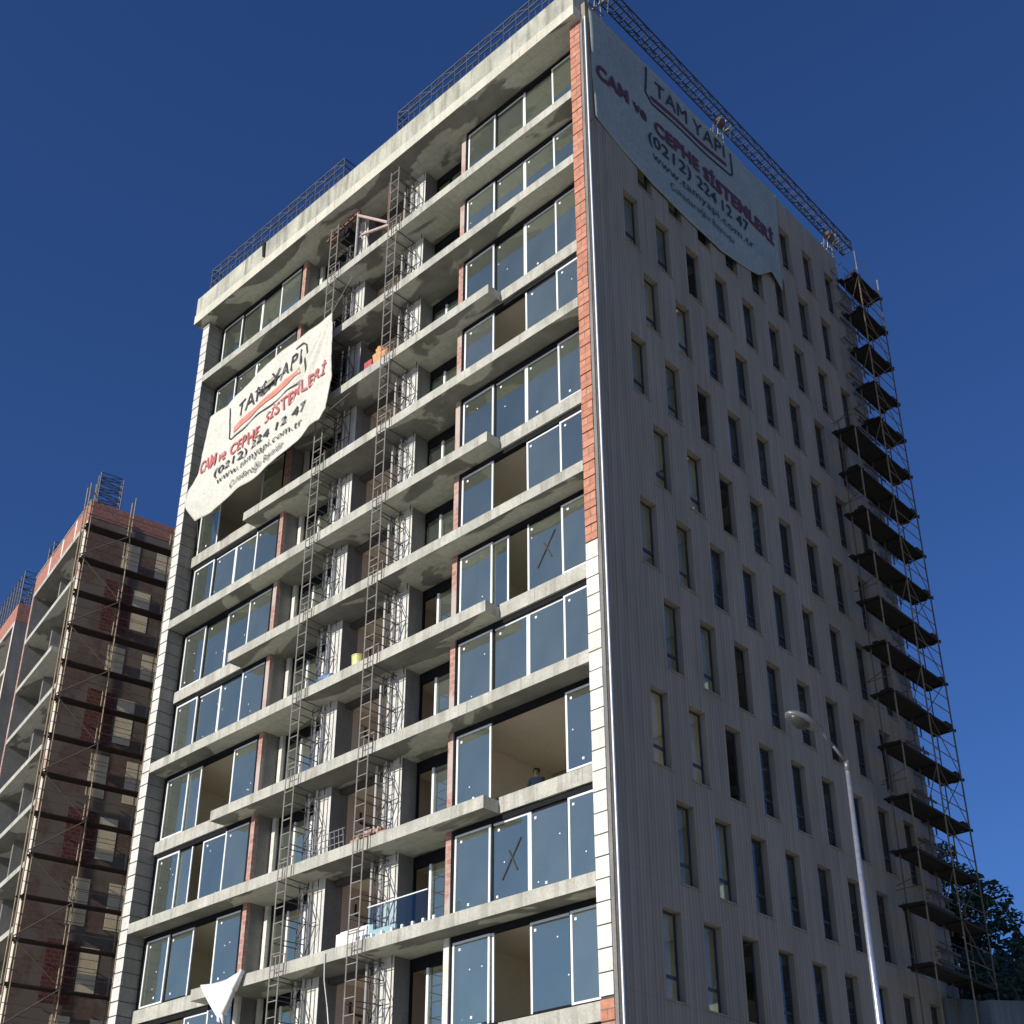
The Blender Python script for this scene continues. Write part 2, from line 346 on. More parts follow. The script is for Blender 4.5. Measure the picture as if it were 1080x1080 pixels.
# ================================================================== main building
H = 3.05
NS = 12                                      # floor slabs built one by one
BB = (-11.2, 8.0, -ZG)
bld = thing('apartment_building', 'tall concrete apartment block under construction with glazed front and dark ribbed side wall', 'building', BB)
def part(mb, name, mats, smooth=False, parent=bld, label=None):
    o = mb.build(name, mats, parent, BB, smooth)
    if label: o['label'] = label
    return o
XL, XR = -21.84, -0.68                        # slab ends between the end piers
GY = 0.74                                     # glass plane
RY = 1.5                                      # plane of the recessed windows
def zs(k): return -H*k + (0.07 if k in (1, 2) else 0)
# --- slabs
for k in range(1, NS+1):
    zt = zs(k); zb = zt-0.37
    s = MB()
    s.box(XL, XR, 0.60, 16.2, zb, zt, 0, 1)
    if k == 1: s.box(XL, XR, 0.0, 0.598, zb, zt, 0, 1); up = []
    elif k % 2: s.box(XL, -4.5, 0.0, 0.598, zb, zt, 0, 1); up = [(-4.5, XR)]
    else: s.box(-17.5, XR, 0.0, 0.598, zb, zt, 0, 1); up = [(XL, -17.5)]
    for a, b in up: s.box(a+0.003, b, 0.602, 0.72, zt-0.002, zt+0.1)
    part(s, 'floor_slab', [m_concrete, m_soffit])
# --- roof
s = MB()
s.box(-22.56, -0.28, 0.42, 16.4, 0.10, 0.52, 0, 1)
s.box(-22.56, -0.19, -0.36, 0.418, 0.09, 0.575, 2, 1)
s.box(-22.545, -0.205, -0.33, 0.40, 0.62, 1.6)
s.box(-22.53, -0.22, -0.27, 0.38, 0.57, 0.63)
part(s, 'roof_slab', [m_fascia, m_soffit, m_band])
s = MB(); s.tube((-17.55, -0.40, 0.75), (-17.62, -0.39, 1.55), 0.05, 0.08, 7); s.tube((-17.6, -0.37, 1.5), (-17.7, -0.1, 1.75), 0.09, 0.05, 7)
part(s, 'roof_outlet', m_black)
# --- end piers: laid courses with open joints
def courses(mb, x0, x1, y0, y1, z0, z1, h, jit=0.006, m=0, gap=0.036):
    z = z0
    while z < z1-0.05:
        t = min(z+h, z1)
        j = random.uniform(-jit, jit)
        mb.box(x0+random.uniform(0, jit), x1+random.uniform(-jit, 0), y0+j, y1, z, t-gap, m)
        z += h
s = MB(); courses(s, -0.67, -0.245, 0.0, 0.5, -21.1, 0.07, 0.53, 0.010)
part(s, 'brick_pier', m_brick)
s = MB(); courses(s, -0.67, -0.235, -0.012, 0.5, -33.55, -21.12, 0.565, 0.006)
part(s, 'block_pier', m_white, label='whitewashed lower length of the corner pier')
s = MB(); courses(s, -0.67, -0.245, 0.0, 0.5, -ZG, -33.57, 0.53, 0.010)
part(s, 'brick_pier', m_brick)
s = MB(); s.box(-0.655, -0.26, 0.03, 0.48, -ZG, 0.05); part(s, 'pier_core', m_mortar)
s = MB(); courses(s, -22.33, -21.85, 0.0, 0.70, -ZG, 0.06, 0.5, 0.008, gap=0.048)
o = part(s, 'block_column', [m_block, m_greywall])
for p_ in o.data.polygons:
    if p_.normal.x > 0.5: p_.material_index = 1  # inward faces get a darker grey that puts their shade into the colour
s = MB(); s.box(-22.315, -21.865, 0.02, 0.69, -ZG, 0.05); part(s, 'column_core', m_mortar)
s = MB(); s.box(-22.38, -22.1, 0.71, 16.4, -ZG, 0.05); s.box(-22.09, -0.26, 16.15, 16.4, -ZG, 0.05)
part(s, 'rear_wall', m_greywall)
# --- ribbed side wall with window openings
WY0, WDY, WSH, WW, WH = 1.693, 1.7044, 0.8477, 0.77, 2.25
def wtop(r): return -0.64-H*r
rows = []
for r in range(0, 13):
    n_ = 9 if r % 2 == 0 else 8
    rows.append([WY0+WDY*i+(WSH if r % 2 else 0) for i in range(n_)])
s = MB()
prev = 0.93
for r, ys in enumerate(rows):
    zt = wtop(r); zb = zt-WH
    s.box(-0.24, 0, 0.05, 16.6, zt, prev)
    y = 0.05
    for a in ys: s.box(-0.24, 0, y, a, zb, zt); y = a+WW
    s.box(-0.24, 0, y, 16.6, zb, zt); prev = zb
s.box(-0.24, 0, 0.05, 16.6, -ZG, prev)
part(s, 'side_wall', m_clad)
s = MB(); s.box(-0.012, 0.03, 0.0, 0.046, -ZG, 0.12); part(s, 'corner_trim', m_alu)
s = MB(); s.box(-0.232, -0.125, 0.006, 0.047, -ZG, 0.08); s.box(-0.122, -0.015, 0.03, 0.047, -ZG, 0.08, 1); part(s, 'render_and_gap_shade', [m_greywall, m_mortar])  # grey render, plus a dark strip painting the shade inside the gap
s = MB(); courses(s, -2.0, -0.14, 16.61, 17.85, -31.2, -0.35, 0.6, 0.02, gap=0.06)
part(s, 'rear_block', m_greywall)
s = MB(); s.box(-1.95, -0.17, 16.63, 17.8, -ZG, -0.5); part(s, 'rear_block_core', m_mortar)
# --- side windows
def window_frame(bare):
    f = MB(); d = 0.055; x0, x1 = -0.235, -0.19
    f.box(x0, x1, 0.004, d, 0.004, WH-0.004); f.box(x0, x1, WW-d, WW-0.004, 0.004, WH-0.004)
    f.box(x0, x1, d+.001, WW-d-.001, 0.004, d); f.box(x0, x1, d+.001, WW-d-.001, WH-d, WH-0.004)
    if not bare: f.box(x0, x1+0.012, d+.001, WW-d-.001, 0.58, 0.66); f.box(x1+0.001, x1+0.02, WW-0.13, WW-0.1, 0.95, 1.1)
    f.box(-0.23, 0.035, -0.03, WW+0.03, -0.045, -0.002, 1)
    return f
w_full = window_frame(False).build('window', [m_dkblue, m_clad], bld)
gl = MB(); gl.box(-0.218, -0.206, 0.05, WW-0.05, 0.05, WH-0.05); g_full = gl.build('glass', m_sglass, w_full)
w_bare = window_frame(True).build('window', [m_dkblue, m_clad], bld)
first = {}
for r in range(0, 12):
    for i, y in enumerate(rows[r]):
        if r == 11 and i > 5: continue
        bare = (i == 2 and r % 3 != 0)
        src = w_bare if bare else w_full
        if src not in first: first[src] = 1; o = src
        else: o = copytree(src)
        o.location = (0-BB[0], y-BB[1], wtop(r)-WH-BB[2])
# --- interior walls and columns, full height
s = MB(); s.box(-21.75, -0.26, 5.0, 5.15, -ZG, 0.08); part(s, 'interior_wall', m_plaster)
s = MB(); s.box(-4.6, -4.45, 5.16, 16.1, -ZG, 0.08); part(s, 'interior_wall', m_plaster)
s = MB(); s.box(-21.79, -21.72, 0.9, 4.99, -ZG, 0.08); part(s, 'interior_wall', m_plaster)
s = MB(); s.box(-6.376, -6.34, 0.9, 4.99, -ZG, 0.08); part(s, 'interior_wall', m_plaster)
s = MB(); s.box(-0.30, -0.242, 0.9, 1.69, -ZG, 0.08); part(s, 'interior_wall', m_plaster)
for x0, x1 in ((-6.62, -6.38), (-16.05, -15.81)):
    s = MB(); s.box(x0, x1, 0.80, 4.99, -ZG, 0.085); part(s, 'fin_wall', m_greywall)
    s = MB(); s.box(x0+0.01, x1-0.02, 0.66, 0.795, -30.5, 0.085); s.box(x0+0.01, x1-0.02, 0.662, 0.795, -ZG, -30.52, 1)
    part(s, 'brick_strip', [m_limebrick, m_white])
s = MB(); s.box(-12.2, -12.12, 1.56, 4.99, -ZG, 0.085); part(s, 'room_wall', m_pink)
s = MB(); s.box(-9.66, -9.5, 1.56, 4.99, -ZG, 0.085); part(s, 'room_wall', m_pink)
s = MB(); s.box(-12.11, -9.67, 4.9, 4.995, -ZG, 0.085); part(s, 'room_wall', m_pink)
for x0, x1 in ((-12.95, -12.12), (-9.66, -8.80)):
    s = MB(); s.box(x0, x1, 0.86, 1.55, -ZG, 0.085, 0)
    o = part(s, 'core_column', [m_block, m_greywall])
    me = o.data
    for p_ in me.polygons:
        if abs(p_.normal.x) > 0.5: p_.material_index = 1  # x-facing sides take a darker grey, their shade painted as material
s = MB(); s.box(-15.75, -15.58, 1.32, 1.6, -ZG, 0.085); part(s, 'white_pier', m_white)
for px_, py_ in ((-13.12, 0.78), (-12.72, 0.76), (-9.86, 0.78), (-9.42, 0.76)):
    s = MB(); s.tube((px_, py_, -ZG), (px_, py_, 0.08), 0.045, n=10); part(s, 'drain_pipe', m_pipe, True)
# --- glazing of the two projecting bays: 4 sliding sashes each
OPEN = {('R', 3): {2: None}, ('R', 5): {2: None}, ('R', 6): {2: 0.55}, ('R', 8): {2: None, 3: None}, ('R', 10): {2: 0.92},
        ('L', 3): {2: None, 3: None}, ('L', 7): {2: 0.45, 3: None}, ('L', 8): {2: 0.45}, ('L', 9): {3: None}, ('L', 10): {1: None, 2: None}}
def sash(w, h, bars, stick):
    f = MB()
    f.box(0.03, w-0.03, 0.014, 0.026, 0.03, h-0.03, 0)
    f.box(0, 0.065, 0, 0.04, 0, h, 1 if bars[0] else 2)
    f.box(w-0.065, w, 0, 0.04, 0, h, 1 if bars[1] else 2)
    f.box(0.066, w-0.066, 0, 0.04, h-0.06, h, 1 if bars[2] else 2)
    f.box(0.066, w-0.066, 0, 0.04, 0, 0.055, 1 if bars[3] else 2)
    for sx, sz, r in stick: f.box(sx-r, sx+r, 0.008, 0.013, sz-r, sz+r, 1)
    return f
def bay(side, k, x0, x1):
    zt = zs(k)-0.37 if k else 0.09
    zb = zs(k+1)+0.11
    f = MB(); hd = 0.17
    f.box(x0, x1, GY-0.06, GY+0.12, zt-hd, zt-0.004)
    f.box(x0, x0+0.07, GY-0.05, GY+0.10, zb+0.05, zt-hd-0.001); f.box(x1-0.07, x1, GY-0.05, GY+0.10, zb+0.05, zt-hd-0.001)
    f.box(x0, x1, GY-0.05, GY+0.10, zb-0.1, zb+0.05)
    fr = part(f, 'glazed_bay', m_dark)
    op = OPEN.get((side, k), {})
    a0, a1 = x0+0.07, x1-0.07; w = (a1-a0)/4; h = zt-hd-zb-0.06
    for i in range(4):
        sl_ = 0
        if i+1 in op:
            if op[i+1] is None: continue
            sl_ = -op[i+1]*w
        bars = ((1, 1, 1, k % 2), (0, 1, (k+i) % 3 > 0, 0), (1, 0, (k % 3) > 0, 0), (1, 0, 1, k % 2 == 0))[i]
        st = []
        if k > 0:
            st.append((random.uniform(0.16, 0.3), h-0.22, 0.035))
            if random.random() < 0.5: st.append((random.uniform(0.2, w-0.2), 0.25, 0.035))
            for q in range(random.choice((0, 0, 1, 2, 3))): st.append((random.uniform(0.1, w-0.1), random.uniform(0.3, h-0.4), 0.018))
        b = sash(w, h, bars, st)
        yo = GY-0.05 if i in (0, 3) else GY+0.01
        o = b.build('sash', [m_glass, m_alu, m_dark], fr)
        o.location = (a0+i*w+sl_-BB[0], yo-BB[1], zb+0.055-BB[2])
        o.rotation_euler = (math.radians(random.uniform(-0.35, 0.35)), 0, math.radians(random.uniform(-0.3, 0.3)))
        if side == 'R' and (k, i) in ((9, 1), (6, 2)):
            q = MB(); cx, cz = w*0.52, h*0.52
            q.bar((cx-0.33, 0.004, cz-0.55), (cx+0.36, 0.004, cz+0.5), 0.035); q.bar((cx-0.08, 0.002, cz+0.22), (cx+0.22, 0.002, cz-0.38), 0.035)
            m_ = q.build('painted_cross', m_ink, o); 
for k in range(0, NS):
    bay('R', k, -6.36, -0.66); bay('L', k, -21.71, -16.06)
# --- recessed windows beside the core columns
def rwin(k, x0, x1, n_, open_first):
    zt = zs(k)-0.37 if k else 0.09
    zb = zs(k+1)+0.004
    f = MB(); w = (x1-x0)/n_
    f.box(x0, x1, RY-0.05, RY+0.06, zt-0.36, zt-0.004); f.box(x0, x1, RY-0.04, RY+0.06, zb, zb+0.06)
    for i in range(n_+1):
        xx = x0+i*w; f.box(xx-0.045 if i else xx, xx+0.045 if i < n_ else xx, RY-0.04, RY+0.05, zb+0.061, zt-0.361, 1 if (i in (1, 2) and k > 1) else 0)
    o = part(f, 'recess_window', [m_dark, m_alu])
    q = MB()
    for i in range(n_):
        if i == 0 and open_first: continue
        q.box(x0+i*w+0.05, x0+(i+1)*w-0.05, RY, RY+0.012, zb+0.07, zt-0.37)
    q.build('glass', m_glass, o, BB)
for k in range(0, NS):
    rwin(k, -8.79, -6.63, 3, k >= 6 or k == 0)
    rwin(k, -15.57, -12.96, 3, False)
    # dark beam over the open room
    zt = zs(k)-0.37 if k else 0.09
    s = MB(); s.box(-12.115, -9.665, 1.2, 1.45, zt-0.17, zt-0.004); part(s, 'ceiling_beam', m_mortar)
    if k >= 3:
        zc = zt-0.75; x = -12.095; s = MB()
        P = [(x, 2.1, zc+0.2), (x, 2.1, zc-0.15), (x, 2.95, zc-0.15), (x, 2.95, zc-1.35), (x, 2.75, zc-1.42)]
        Q = [(x, 2.5, zc-0.3), (x, 2.5, zc-1.2), (x, 2.3, zc-1.25)]
        for L_ in (P, Q, [(x, 2.05, zc-0.85), (x, 2.9, zc-0.85)]):
            for a, b in zip(L_, L_[1:]): s.tube(a, b, 0.035, n=6)
        part(s, 'conduit', m_black)
# --- plastered room ceilings
for k in range(0, NS):
    zt = zs(k)-0.37 if k else 0.10
    for x0, x1 in ((-6.37, -0.31), (-21.71, -16.06), (-12.11, -9.67), (-9.49, -6.63), (-15.80, -12.21)):
        s = MB(); s.box(x0, x1, 1.56 if x0 in (-12.11, -9.49, -15.80) else 0.88, 4.88, zt-0.05, zt-0.003); part(s, 'room_ceiling', m_plaster)
# --- glass balustrade standing on the tenth slab
zt = zs(10)
s = MB(); s.box(-9.1, -6.68, 0.06, 0.075, zt+0.04, zt+0.9)
bal = part(s, 'balustrade', m_clear)
s = MB(); s.box(-9.12, -6.66, 0.05, 0.085, zt+0.9, zt+0.93)
for i in range(8): s.box(-9.35+i*0.42, -9.27+i*0.42, 0.03, 0.11, zt+0.002, zt+0.12)
s.build('rail', m_alu, bal, BB)

# ================================================================== front banner
def bdisp(x, z):
    u = (x+20.4)/8.2; v = (z+11.6)/5.6
    d = -0.10*math.sin(math.pi*min(max(u, 0), 1))-0.04
    # folds fanning from the top right corner
    dx, dz = x+12.3, z+5.7; r = math.hypot(dx, dz); a = math.atan2(-dx, -dz)
    d += 0.085*math.sin(a*24)*math.exp(-((a-0.55)/0.42)**2)*min(1, r/1.5)*math.exp(-r/6)
    d += 0.035*math.sin(x*2.1+z*1.3)*(1-v)+0.018*math.sin(x*4.7-z*3.1+math.sin(z*1.7))+0.012*abs(math.sin(x*3.3+z*5.2))
    d -= 0.38*math.exp(-((x+20.0)/0.9)**2-((z+10.7)/0.8)**2)
    d -= 0.25*math.exp(-((x+12.3)/0.7)**2-((z+10.6)/0.9)**2)
    return -0.42+d
top = [(0, -20.0, -6.5), (.16, -18.73, -6.62), (.29, -17.77, -6.42), (.55, -15.8, -5.95), (.83, -13.59, -5.88), (1, -12.31, -5.75)]
bot = [(0, -19.97, -11.72), (.27, -17.84, -11.6), (.68, -14.58, -11.23), (.87, -13.07, -10.75), (.96, -12.3, -10.95), (1, -11.98, -10.6)]
lef = [(0, 0), (.22, -0.12), (.43, -0.33), (.52, -.5), (.62, -.98), (.82, -.68), (1, 0)]
def lerp(tab, t):
    for a, b in zip(tab, tab[1:]):
        if t <= b[0]+1e-9:
            w = (t-a[0])/(b[0]-a[0]); return [a[i]+(b[i]-a[i])*w for i in range(1, len(a))]
    return list(tab[-1][1:])
def inside(px, pz, poly):
    c = False
    for (x1, z1), (x2, z2) in zip(poly, poly[1:]+poly[:1]):
        if (z1 > pz) != (z2 > pz) and px < (x2-x1)*(pz-z1)/(z2-z1)+x1: c = not c
    return c
hole = [(-16.86, -7.01), (-16.1, -6.98), (-15.19, -7.08), (-15.61, -7.42), (-16.35, -7.59)]
def sheet(fn, nu, nv, th, keep=None):
    b = MB(); P = [[fn(i/nu, j/nv) for i in range(nu+1)] for j in range(nv+1)]
    f = []; k = nu+1
    for j in range(nv):
        for i in range(nu):
            if keep and not keep(P[j][i]): continue
            f.append((j*k+i, j*k+i+1, (j+1)*k+i+1, (j+1)*k+i))
    v = [p for r in P for p in r]; n0 = len(v)
    cnt = {}
    for q in f:
        for a, c in zip(q, q[1:]+q[:1]): cnt[(min(a, c), max(a, c))] = cnt.get((min(a, c), max(a, c)), 0)+1
    v2 = [(p[0]+th[0], p[1]+th[1], p[2]+th[2]) for p in v]
    b.quadset(v+v2, f+[tuple(i+n0 for i in reversed(q)) for q in f]+[(a, c, c+n0, a+n0) for (a, c), n_ in cnt.items() if n_ == 1])
    return b
def fbf(u, v):
    a = lerp(top, u); c = lerp(bot, u); e = lerp(lef, v)
    x = a[0]+(c[0]-a[0])*v+e[0]*(1-u)**3; z = a[1]+(c[1]-a[1])*v
    z -= 0.10*math.sin(math.pi*u)*(v*(1-v))
    return (x, bdisp(x, z), z)
fb = sheet(fbf, 110, 80, (0, 0.02, 0), lambda p_: not inside(p_[0], p_[2], hole))
FB = (-16.2, -0.42, -11.7)
fban = thing('advertising_banner', 'large white cloth banner with red and black lettering sagging across the sunlit glazed front', 'banner', FB)
fb.build('cloth', m_cloth, fban, FB, True)
# a ragged end of cloth folded back under the tear
fl = sheet(lambda u, v: (-16.8+1.5*u*(1-v)+0.5*v, -0.36-0.12*v*(1-u), -7.06-0.5*v-0.1*u), 10, 8, (0, 0.01, 0))
fl.build('torn_flap', m_greywall, fban, FB, True)
def text_mesh(txt, p0, p1, height, shear_up, disp, plane, off, bold=0.0):
    """letters laid along p0->p1 (plane coordinates) standing `height` tall; returns verts+faces on the banner"""
    cu = D.curves.new('lettering', 'FONT'); cu.body = txt; cu.size = 1.0; cu.offset = bold; cu.resolution_u = 3; cu.space_character = 1.05
    ob = D.objects.new('lettering', cu); COL.objects.link(ob)
    dg = bpy.context.evaluated_depsgraph_get(); me = ob.evaluated_get(dg).to_mesh()
    vs = [v.co.copy() for v in me.vertices]; fs = [tuple(p.vertices) for p in me.polygons]
    ob.evaluated_get(dg).to_mesh_clear(); D.objects.remove(ob); D.curves.remove(cu)
    if not vs: return [], []
    x0 = min(v.x for v in vs); x1 = max(v.x for v in vs); cap = 0.72
    out = []
    for v in vs:
        t = (v.x-x0)/(x1-x0); h = v.y/cap*height
        a = p0[0]+(p1[0]-p0[0])*t+shear_up*h; z = p0[1]+(p1[1]-p0[1])*t+h
        out.append((a, disp(a, z)-off, z) if plane == 'y' else (disp(a, z)+off, a, z))
    return out, fs
def write(parent, base, mat, items, disp, plane, off=0.04, name='lettering'):
    for txt, p0, p1, h, sh, bold in items:
        b = MB(); v, f = text_mesh(txt, p0, p1, h, sh, disp, plane, off, bold); b.quadset(v, f)
        b.build(name, mat, parent, base)
def stroke(pts, w, disp, plane, off):
    b = MB(); n_ = 14
    for (a0, z0), (a1, z1) in zip(pts, pts[1:]):
        L_ = math.hypot(a1-a0, z1-z0); nx_, nz_ = -(z1-z0)/L_*w/2, (a1-a0)/L_*w/2
        v = []
        for i in range(n_+1):
            t = i/n_
            for s_ in (1, -1):
                a, z = a0+(a1-a0)*t+nx_*s_, z0+(z1-z0)*t+nz_*s_
                v.append((a, disp(a, z)-off, z) if plane == 'y' else (disp(a, z)+off, a, z))
        b.quadset(v, [(2*i, 2*i+1, 2*i+3, 2*i+2) for i in range(n_)])
    return b
write(fban, FB, m_red, [('CAM ve', (-20.28, -9.30), (-18.35, -9.52), 0.62, 0.08, 0.02), ('CEPHE', (-18.1, -9.52), (-16.2, -9.56), 0.52, 0.08, 0.02), ('SİSTEMLERİ', (-15.85, -9.22), (-12.45, -8.62), 0.55, 0.05, 0.02)], bdisp, 'y', name='red_lettering')
write(fban, FB, m_ink, [('TAM YAPI', (-17.85, -7.86), (-13.95, -7.30), 0.74, 0.05, 0.0), ('(0212) 224', (-18.97, -10.12), (-15.5, -9.92), 0.36, 0.1, 0.015), ('12 47', (-15.15, -9.86), (-13.4, -9.70), 0.38, 0.1, 0.015),
      ('www.tamyapi.com.tr', (-18.75, -10.60), (-13.6, -10.36), 0.36, 0.08, 0.0), ('Çuhadaroğlu Bayisidir', (-17.8, -11.22), (-14.5, -10.98), 0.34, 0.08, 0.0)], bdisp, 'y', name='black_lettering')
stroke([(-18.04, -8.28), (-16.3, -8.02), (-13.94, -7.62)], 0.30, bdisp, 'y', 0.028).build('red_underline', m_swoosh, fban, FB)
stroke([(-18.43, -6.98), (-18.3, -8.55), (-18.12, -8.68), (-13.85, -8.16), (-13.66, -7.98), (-13.66, -6.55), (-13.85, -6.36), (-14.3, -6.42)], 0.06, bdisp, 'y', 0.032).build('logo_outline', m_ink, fban, FB)
fb2 = MB()
for p_, q_ in (((-12.31, -0.47, -5.75), (-12.2, 0.3, -3.4)), ((-20.0, -0.46, -6.5), (-20.9, 0.5, -5.6)), ((-19.97, -0.46, -11.7), (-21.3, 0.5, -12.0)), ((-12.0, -0.5, -10.6), (-11.6, 0.4, -9.2))): fb2.tube(p_, q_, 0.007, n=5)
fb2.build('tie_rope', m_pipe, fban, FB)

# ================================================================== side banner
def sdisp(y, z): return 0.06+0.02*math.sin(y*1.7+z*0.8)+0.015*math.sin(y*0.6-z*2.0)+0.10*math.exp(-((y-10.6)/0.7)**2-((z+4.2)/0.8)**2)
stop = [(0, 0.2, 0.72), (1, 11.85, 0.90)]
sbot = [(0, 0.33, -4.57), (.27, 3.41, -5.36), (.6, 7.29, -5.48), (.82, 9.81, -4.86), (.93, 10.6, -4.2), (1, 11.5, -4.45)]
def sbf(u, v):
    a = lerp(stop, u); c = lerp(sbot, u); y = a[0]+(c[0]-a[0])*v; z = a[1]+(c[1]-a[1])*v
    return (sdisp(y, z), y, z)
sb = sheet(sbf, 70, 40, (-0.02, 0, 0))
SB = (0.05, 6.0, -5.4)
sban = thing('advertising_banner', 'bluish shaded banner with dark lettering stretched over the top of the ribbed side wall', 'banner', SB)
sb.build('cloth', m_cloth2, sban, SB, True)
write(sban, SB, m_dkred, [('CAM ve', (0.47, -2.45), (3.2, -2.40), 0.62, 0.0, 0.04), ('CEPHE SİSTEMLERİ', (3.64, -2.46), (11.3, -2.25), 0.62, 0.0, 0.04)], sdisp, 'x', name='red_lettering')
write(sban, SB, m_dkink, [('TAM YAPI', (3.8, -0.45), (8.2, -0.05), 0.72, 0.0, 0.0), ('(0212)', (3.2, -3.32), (5.7, -3.2), 0.55, 0.0, 0.012), ('224', (6.05, -3.2), (7.35, -3.14), 0.55, 0.0, 0.012), ('12 47', (7.7, -3.12), (9.4, -3.05), 0.55, 0.0, 0.012),
      ('www.tamyapi.com.tr', (3.4, -4.0), (9.6, -3.75), 0.42, 0.0, 0.0), ('Çuhadaroğlu Bayisidir', (4.4, -4.62), (8.3, -4.5), 0.32, 0.0, 0.0)], sdisp, 'x', name='black_lettering')
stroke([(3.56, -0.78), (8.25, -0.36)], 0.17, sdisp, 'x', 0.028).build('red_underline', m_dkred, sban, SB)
stroke([(3.36, 0.6), (3.26, -0.75), (3.6, -1.06), (8.45, -0.76), (8.62, -0.55), (8.66, 0.62)], 0.09, sdisp, 'x', 0.032).build('logo_outline', m_dkink, sban, SB)
fb2 = MB(); fb2.tube((0.10, 0.2, 0.70), (0.08, 0.1, 0.9), 0.02); fb2.tube((0.1, 0.3, -4.6), (0.04, 0.1, -5.0), 0.012)
fb2.build('tie_rope', m_ink, sban, SB)

# ================================================================== hoist masts on the front
def mast(x0, x1, ztop, label):
    base = ((x0+x1)/2, -0.15, -ZG)
    t = thing('mast', label, 'mast', base, 0, 'lattice masts in front of the balconies')
    yf, yb = -0.15, 0.72
    f = MB()
    for x in (x0, x1): f.bar((x, yf, -ZG), (x, yf, ztop), 0.036)
    z = ztop-0.15
    while z > -ZG: f.bar((x0, yf, z), (x1, yf, z), 0.026); z -= 0.475
    f.build('front_ladder', m_mast, t, base)
    for k in range(0, NS):
        zt = min((zs(k)-0.40 if k else 0.05), ztop+0.02); zb = zs(k+1)+0.02
        b = MB(); x2 = x1+0.48
        for x in (x0, x1, x2): b.bar((x, yb, zb), (x, yb, zt), 0.032)
        b.bar((x1, yb, zb+0.25), (x2, yb, zb+1.25), 0.022); b.bar((x2, yb, zb+1.3), (x1, yb, zb+2.3), 0.022); b.bar((x1, yb, zb+1.28), (x2, yb, zb+1.28), 0.022); b.bar((x1, yb, zt-0.3), (x2, yb, zt-0.3), 0.022)
        z = zb+0.3; i = 0
        while z < zt-0.05:
            b.bar((x0, yb, z), (x1, yb, z), 0.022)
            if z+0.55 < zt: b.bar((x0 if i % 2 else x1, yb-0.02, z), (x1 if i % 2 else x0, yb-0.02, z+0.52), 0.022)
            z += 0.55; i += 1
        c = b
        for z in (zt-0.06, zt-0.62, zt-1.35, zt-2.0):
            if z < zb+0.15: continue
            for x in (x0, x1): c.bar((x, yf, z), (x+random.uniform(-0.03, 0.03), 0.86, z+random.uniform(-0.05, 0.05)), 0.026)
        c.build('rear_frame', m_rear, t, base)
    # clamps where the ladder passes each slab edge
    for k in range(1, NS+1):
        c = MB(); z = zs(k)
        for x in (x0, x1): c.bar((x+0.13, -0.07, z-0.35), (x+0.13, -0.07, z+0.25), 0.022)
        c.bar((x0-0.04, -0.1, z+0.22), (x1+0.2, -0.1, z+0.22), 0.03)
        c.build('slab_clamp', m_mast, t, base)
    return t
mast(-9.67, -9.22, -0.15, 'tall thin lattice mast in front of the right core column')
mast(-13.2, -12.76, -0.62, 'tall thin lattice mast passing behind the white banner')

# hoist head on the first slab, between the mast tops
HB = (-12.1, 0.3, zs(1))
t = thing('hoist', 'pipe-framed hoist with pinkish struts standing on the top balcony slab', 'hoist', HB)
b = MB(); b.tube((-12.12, 0.32, zs(1)+0.01), (-12.12, 0.32, -0.1), 0.075, n=10); b.tube((-12.12, 0.32, -0.12), (-12.12, 0.32, 0.07), 0.05, n=8); b.build('post', m_steel, t, HB)
for p_, q_ in (((-12.05, 0.28, -0.35), (-9.75, -0.02, -2.62)), ((-11.75, 0.25, -1.62), (-9.75, -0.03, -2.72))):
    b = MB(); b.tube(p_, q_, 0.06, n=8); b.build('strut', plain('pinkish_tube', (0.55, 0.42, 0.38), 0.6, 0, 0.1), t, HB)
b = MB(); b.bar((-13.9, 0.2, -0.55), (-12.0, 0.3, -0.15), 0.09); b.bar((-13.9, 0.45, -0.6), (-12.0, 0.5, -0.2), 0.09)
for i in range(6): b.bar((-13.7+i*0.28, 0.1, -0.55+i*0.06), (-13.7+i*0.28, 0.6, -0.55+i*0.06), 0.05)
b.build('boom', m_rust, t, HB)
b = MB(); b.tube((-12.75, 0.15, -0.78), (-12.75, 0.65, -0.78), 0.22, n=14); b.box(-13.05, -12.5, 0.2, 0.6, -1.15, -0.98); b.build('winch_drum', m_dark, t, HB)
b = MB()
for a in (0, 2.1, 4.2): b.bar((-12.12, 0.32, zs(1)+0.5), (-12.12+0.55*math.cos(a), 0.5+0.35*math.sin(a), zs(1)+0.02), 0.06)
b.box(-12.5, -11.75, 0.2, 0.7, zs(1)+0.003, zs(1)+0.12); b.build('foot', m_dark, t, HB)
b = MB(); b.bar((-11.65, 0.3, -1.0), (-11.25, 0.3, zs(1)+0.02), 0.035); b.build('stay', m_steel, t, HB)
b = MB(); b.tube((-9.78, -0.1, zs(1)+0.3), (-9.78, -0.1, -0.55), 0.035, n=8)
solo(b, 'pole', m_rust, 'rusty red pole beside the top of the right lattice mast', 'pole', (-9.78, -0.1, zs(1)+0.3))

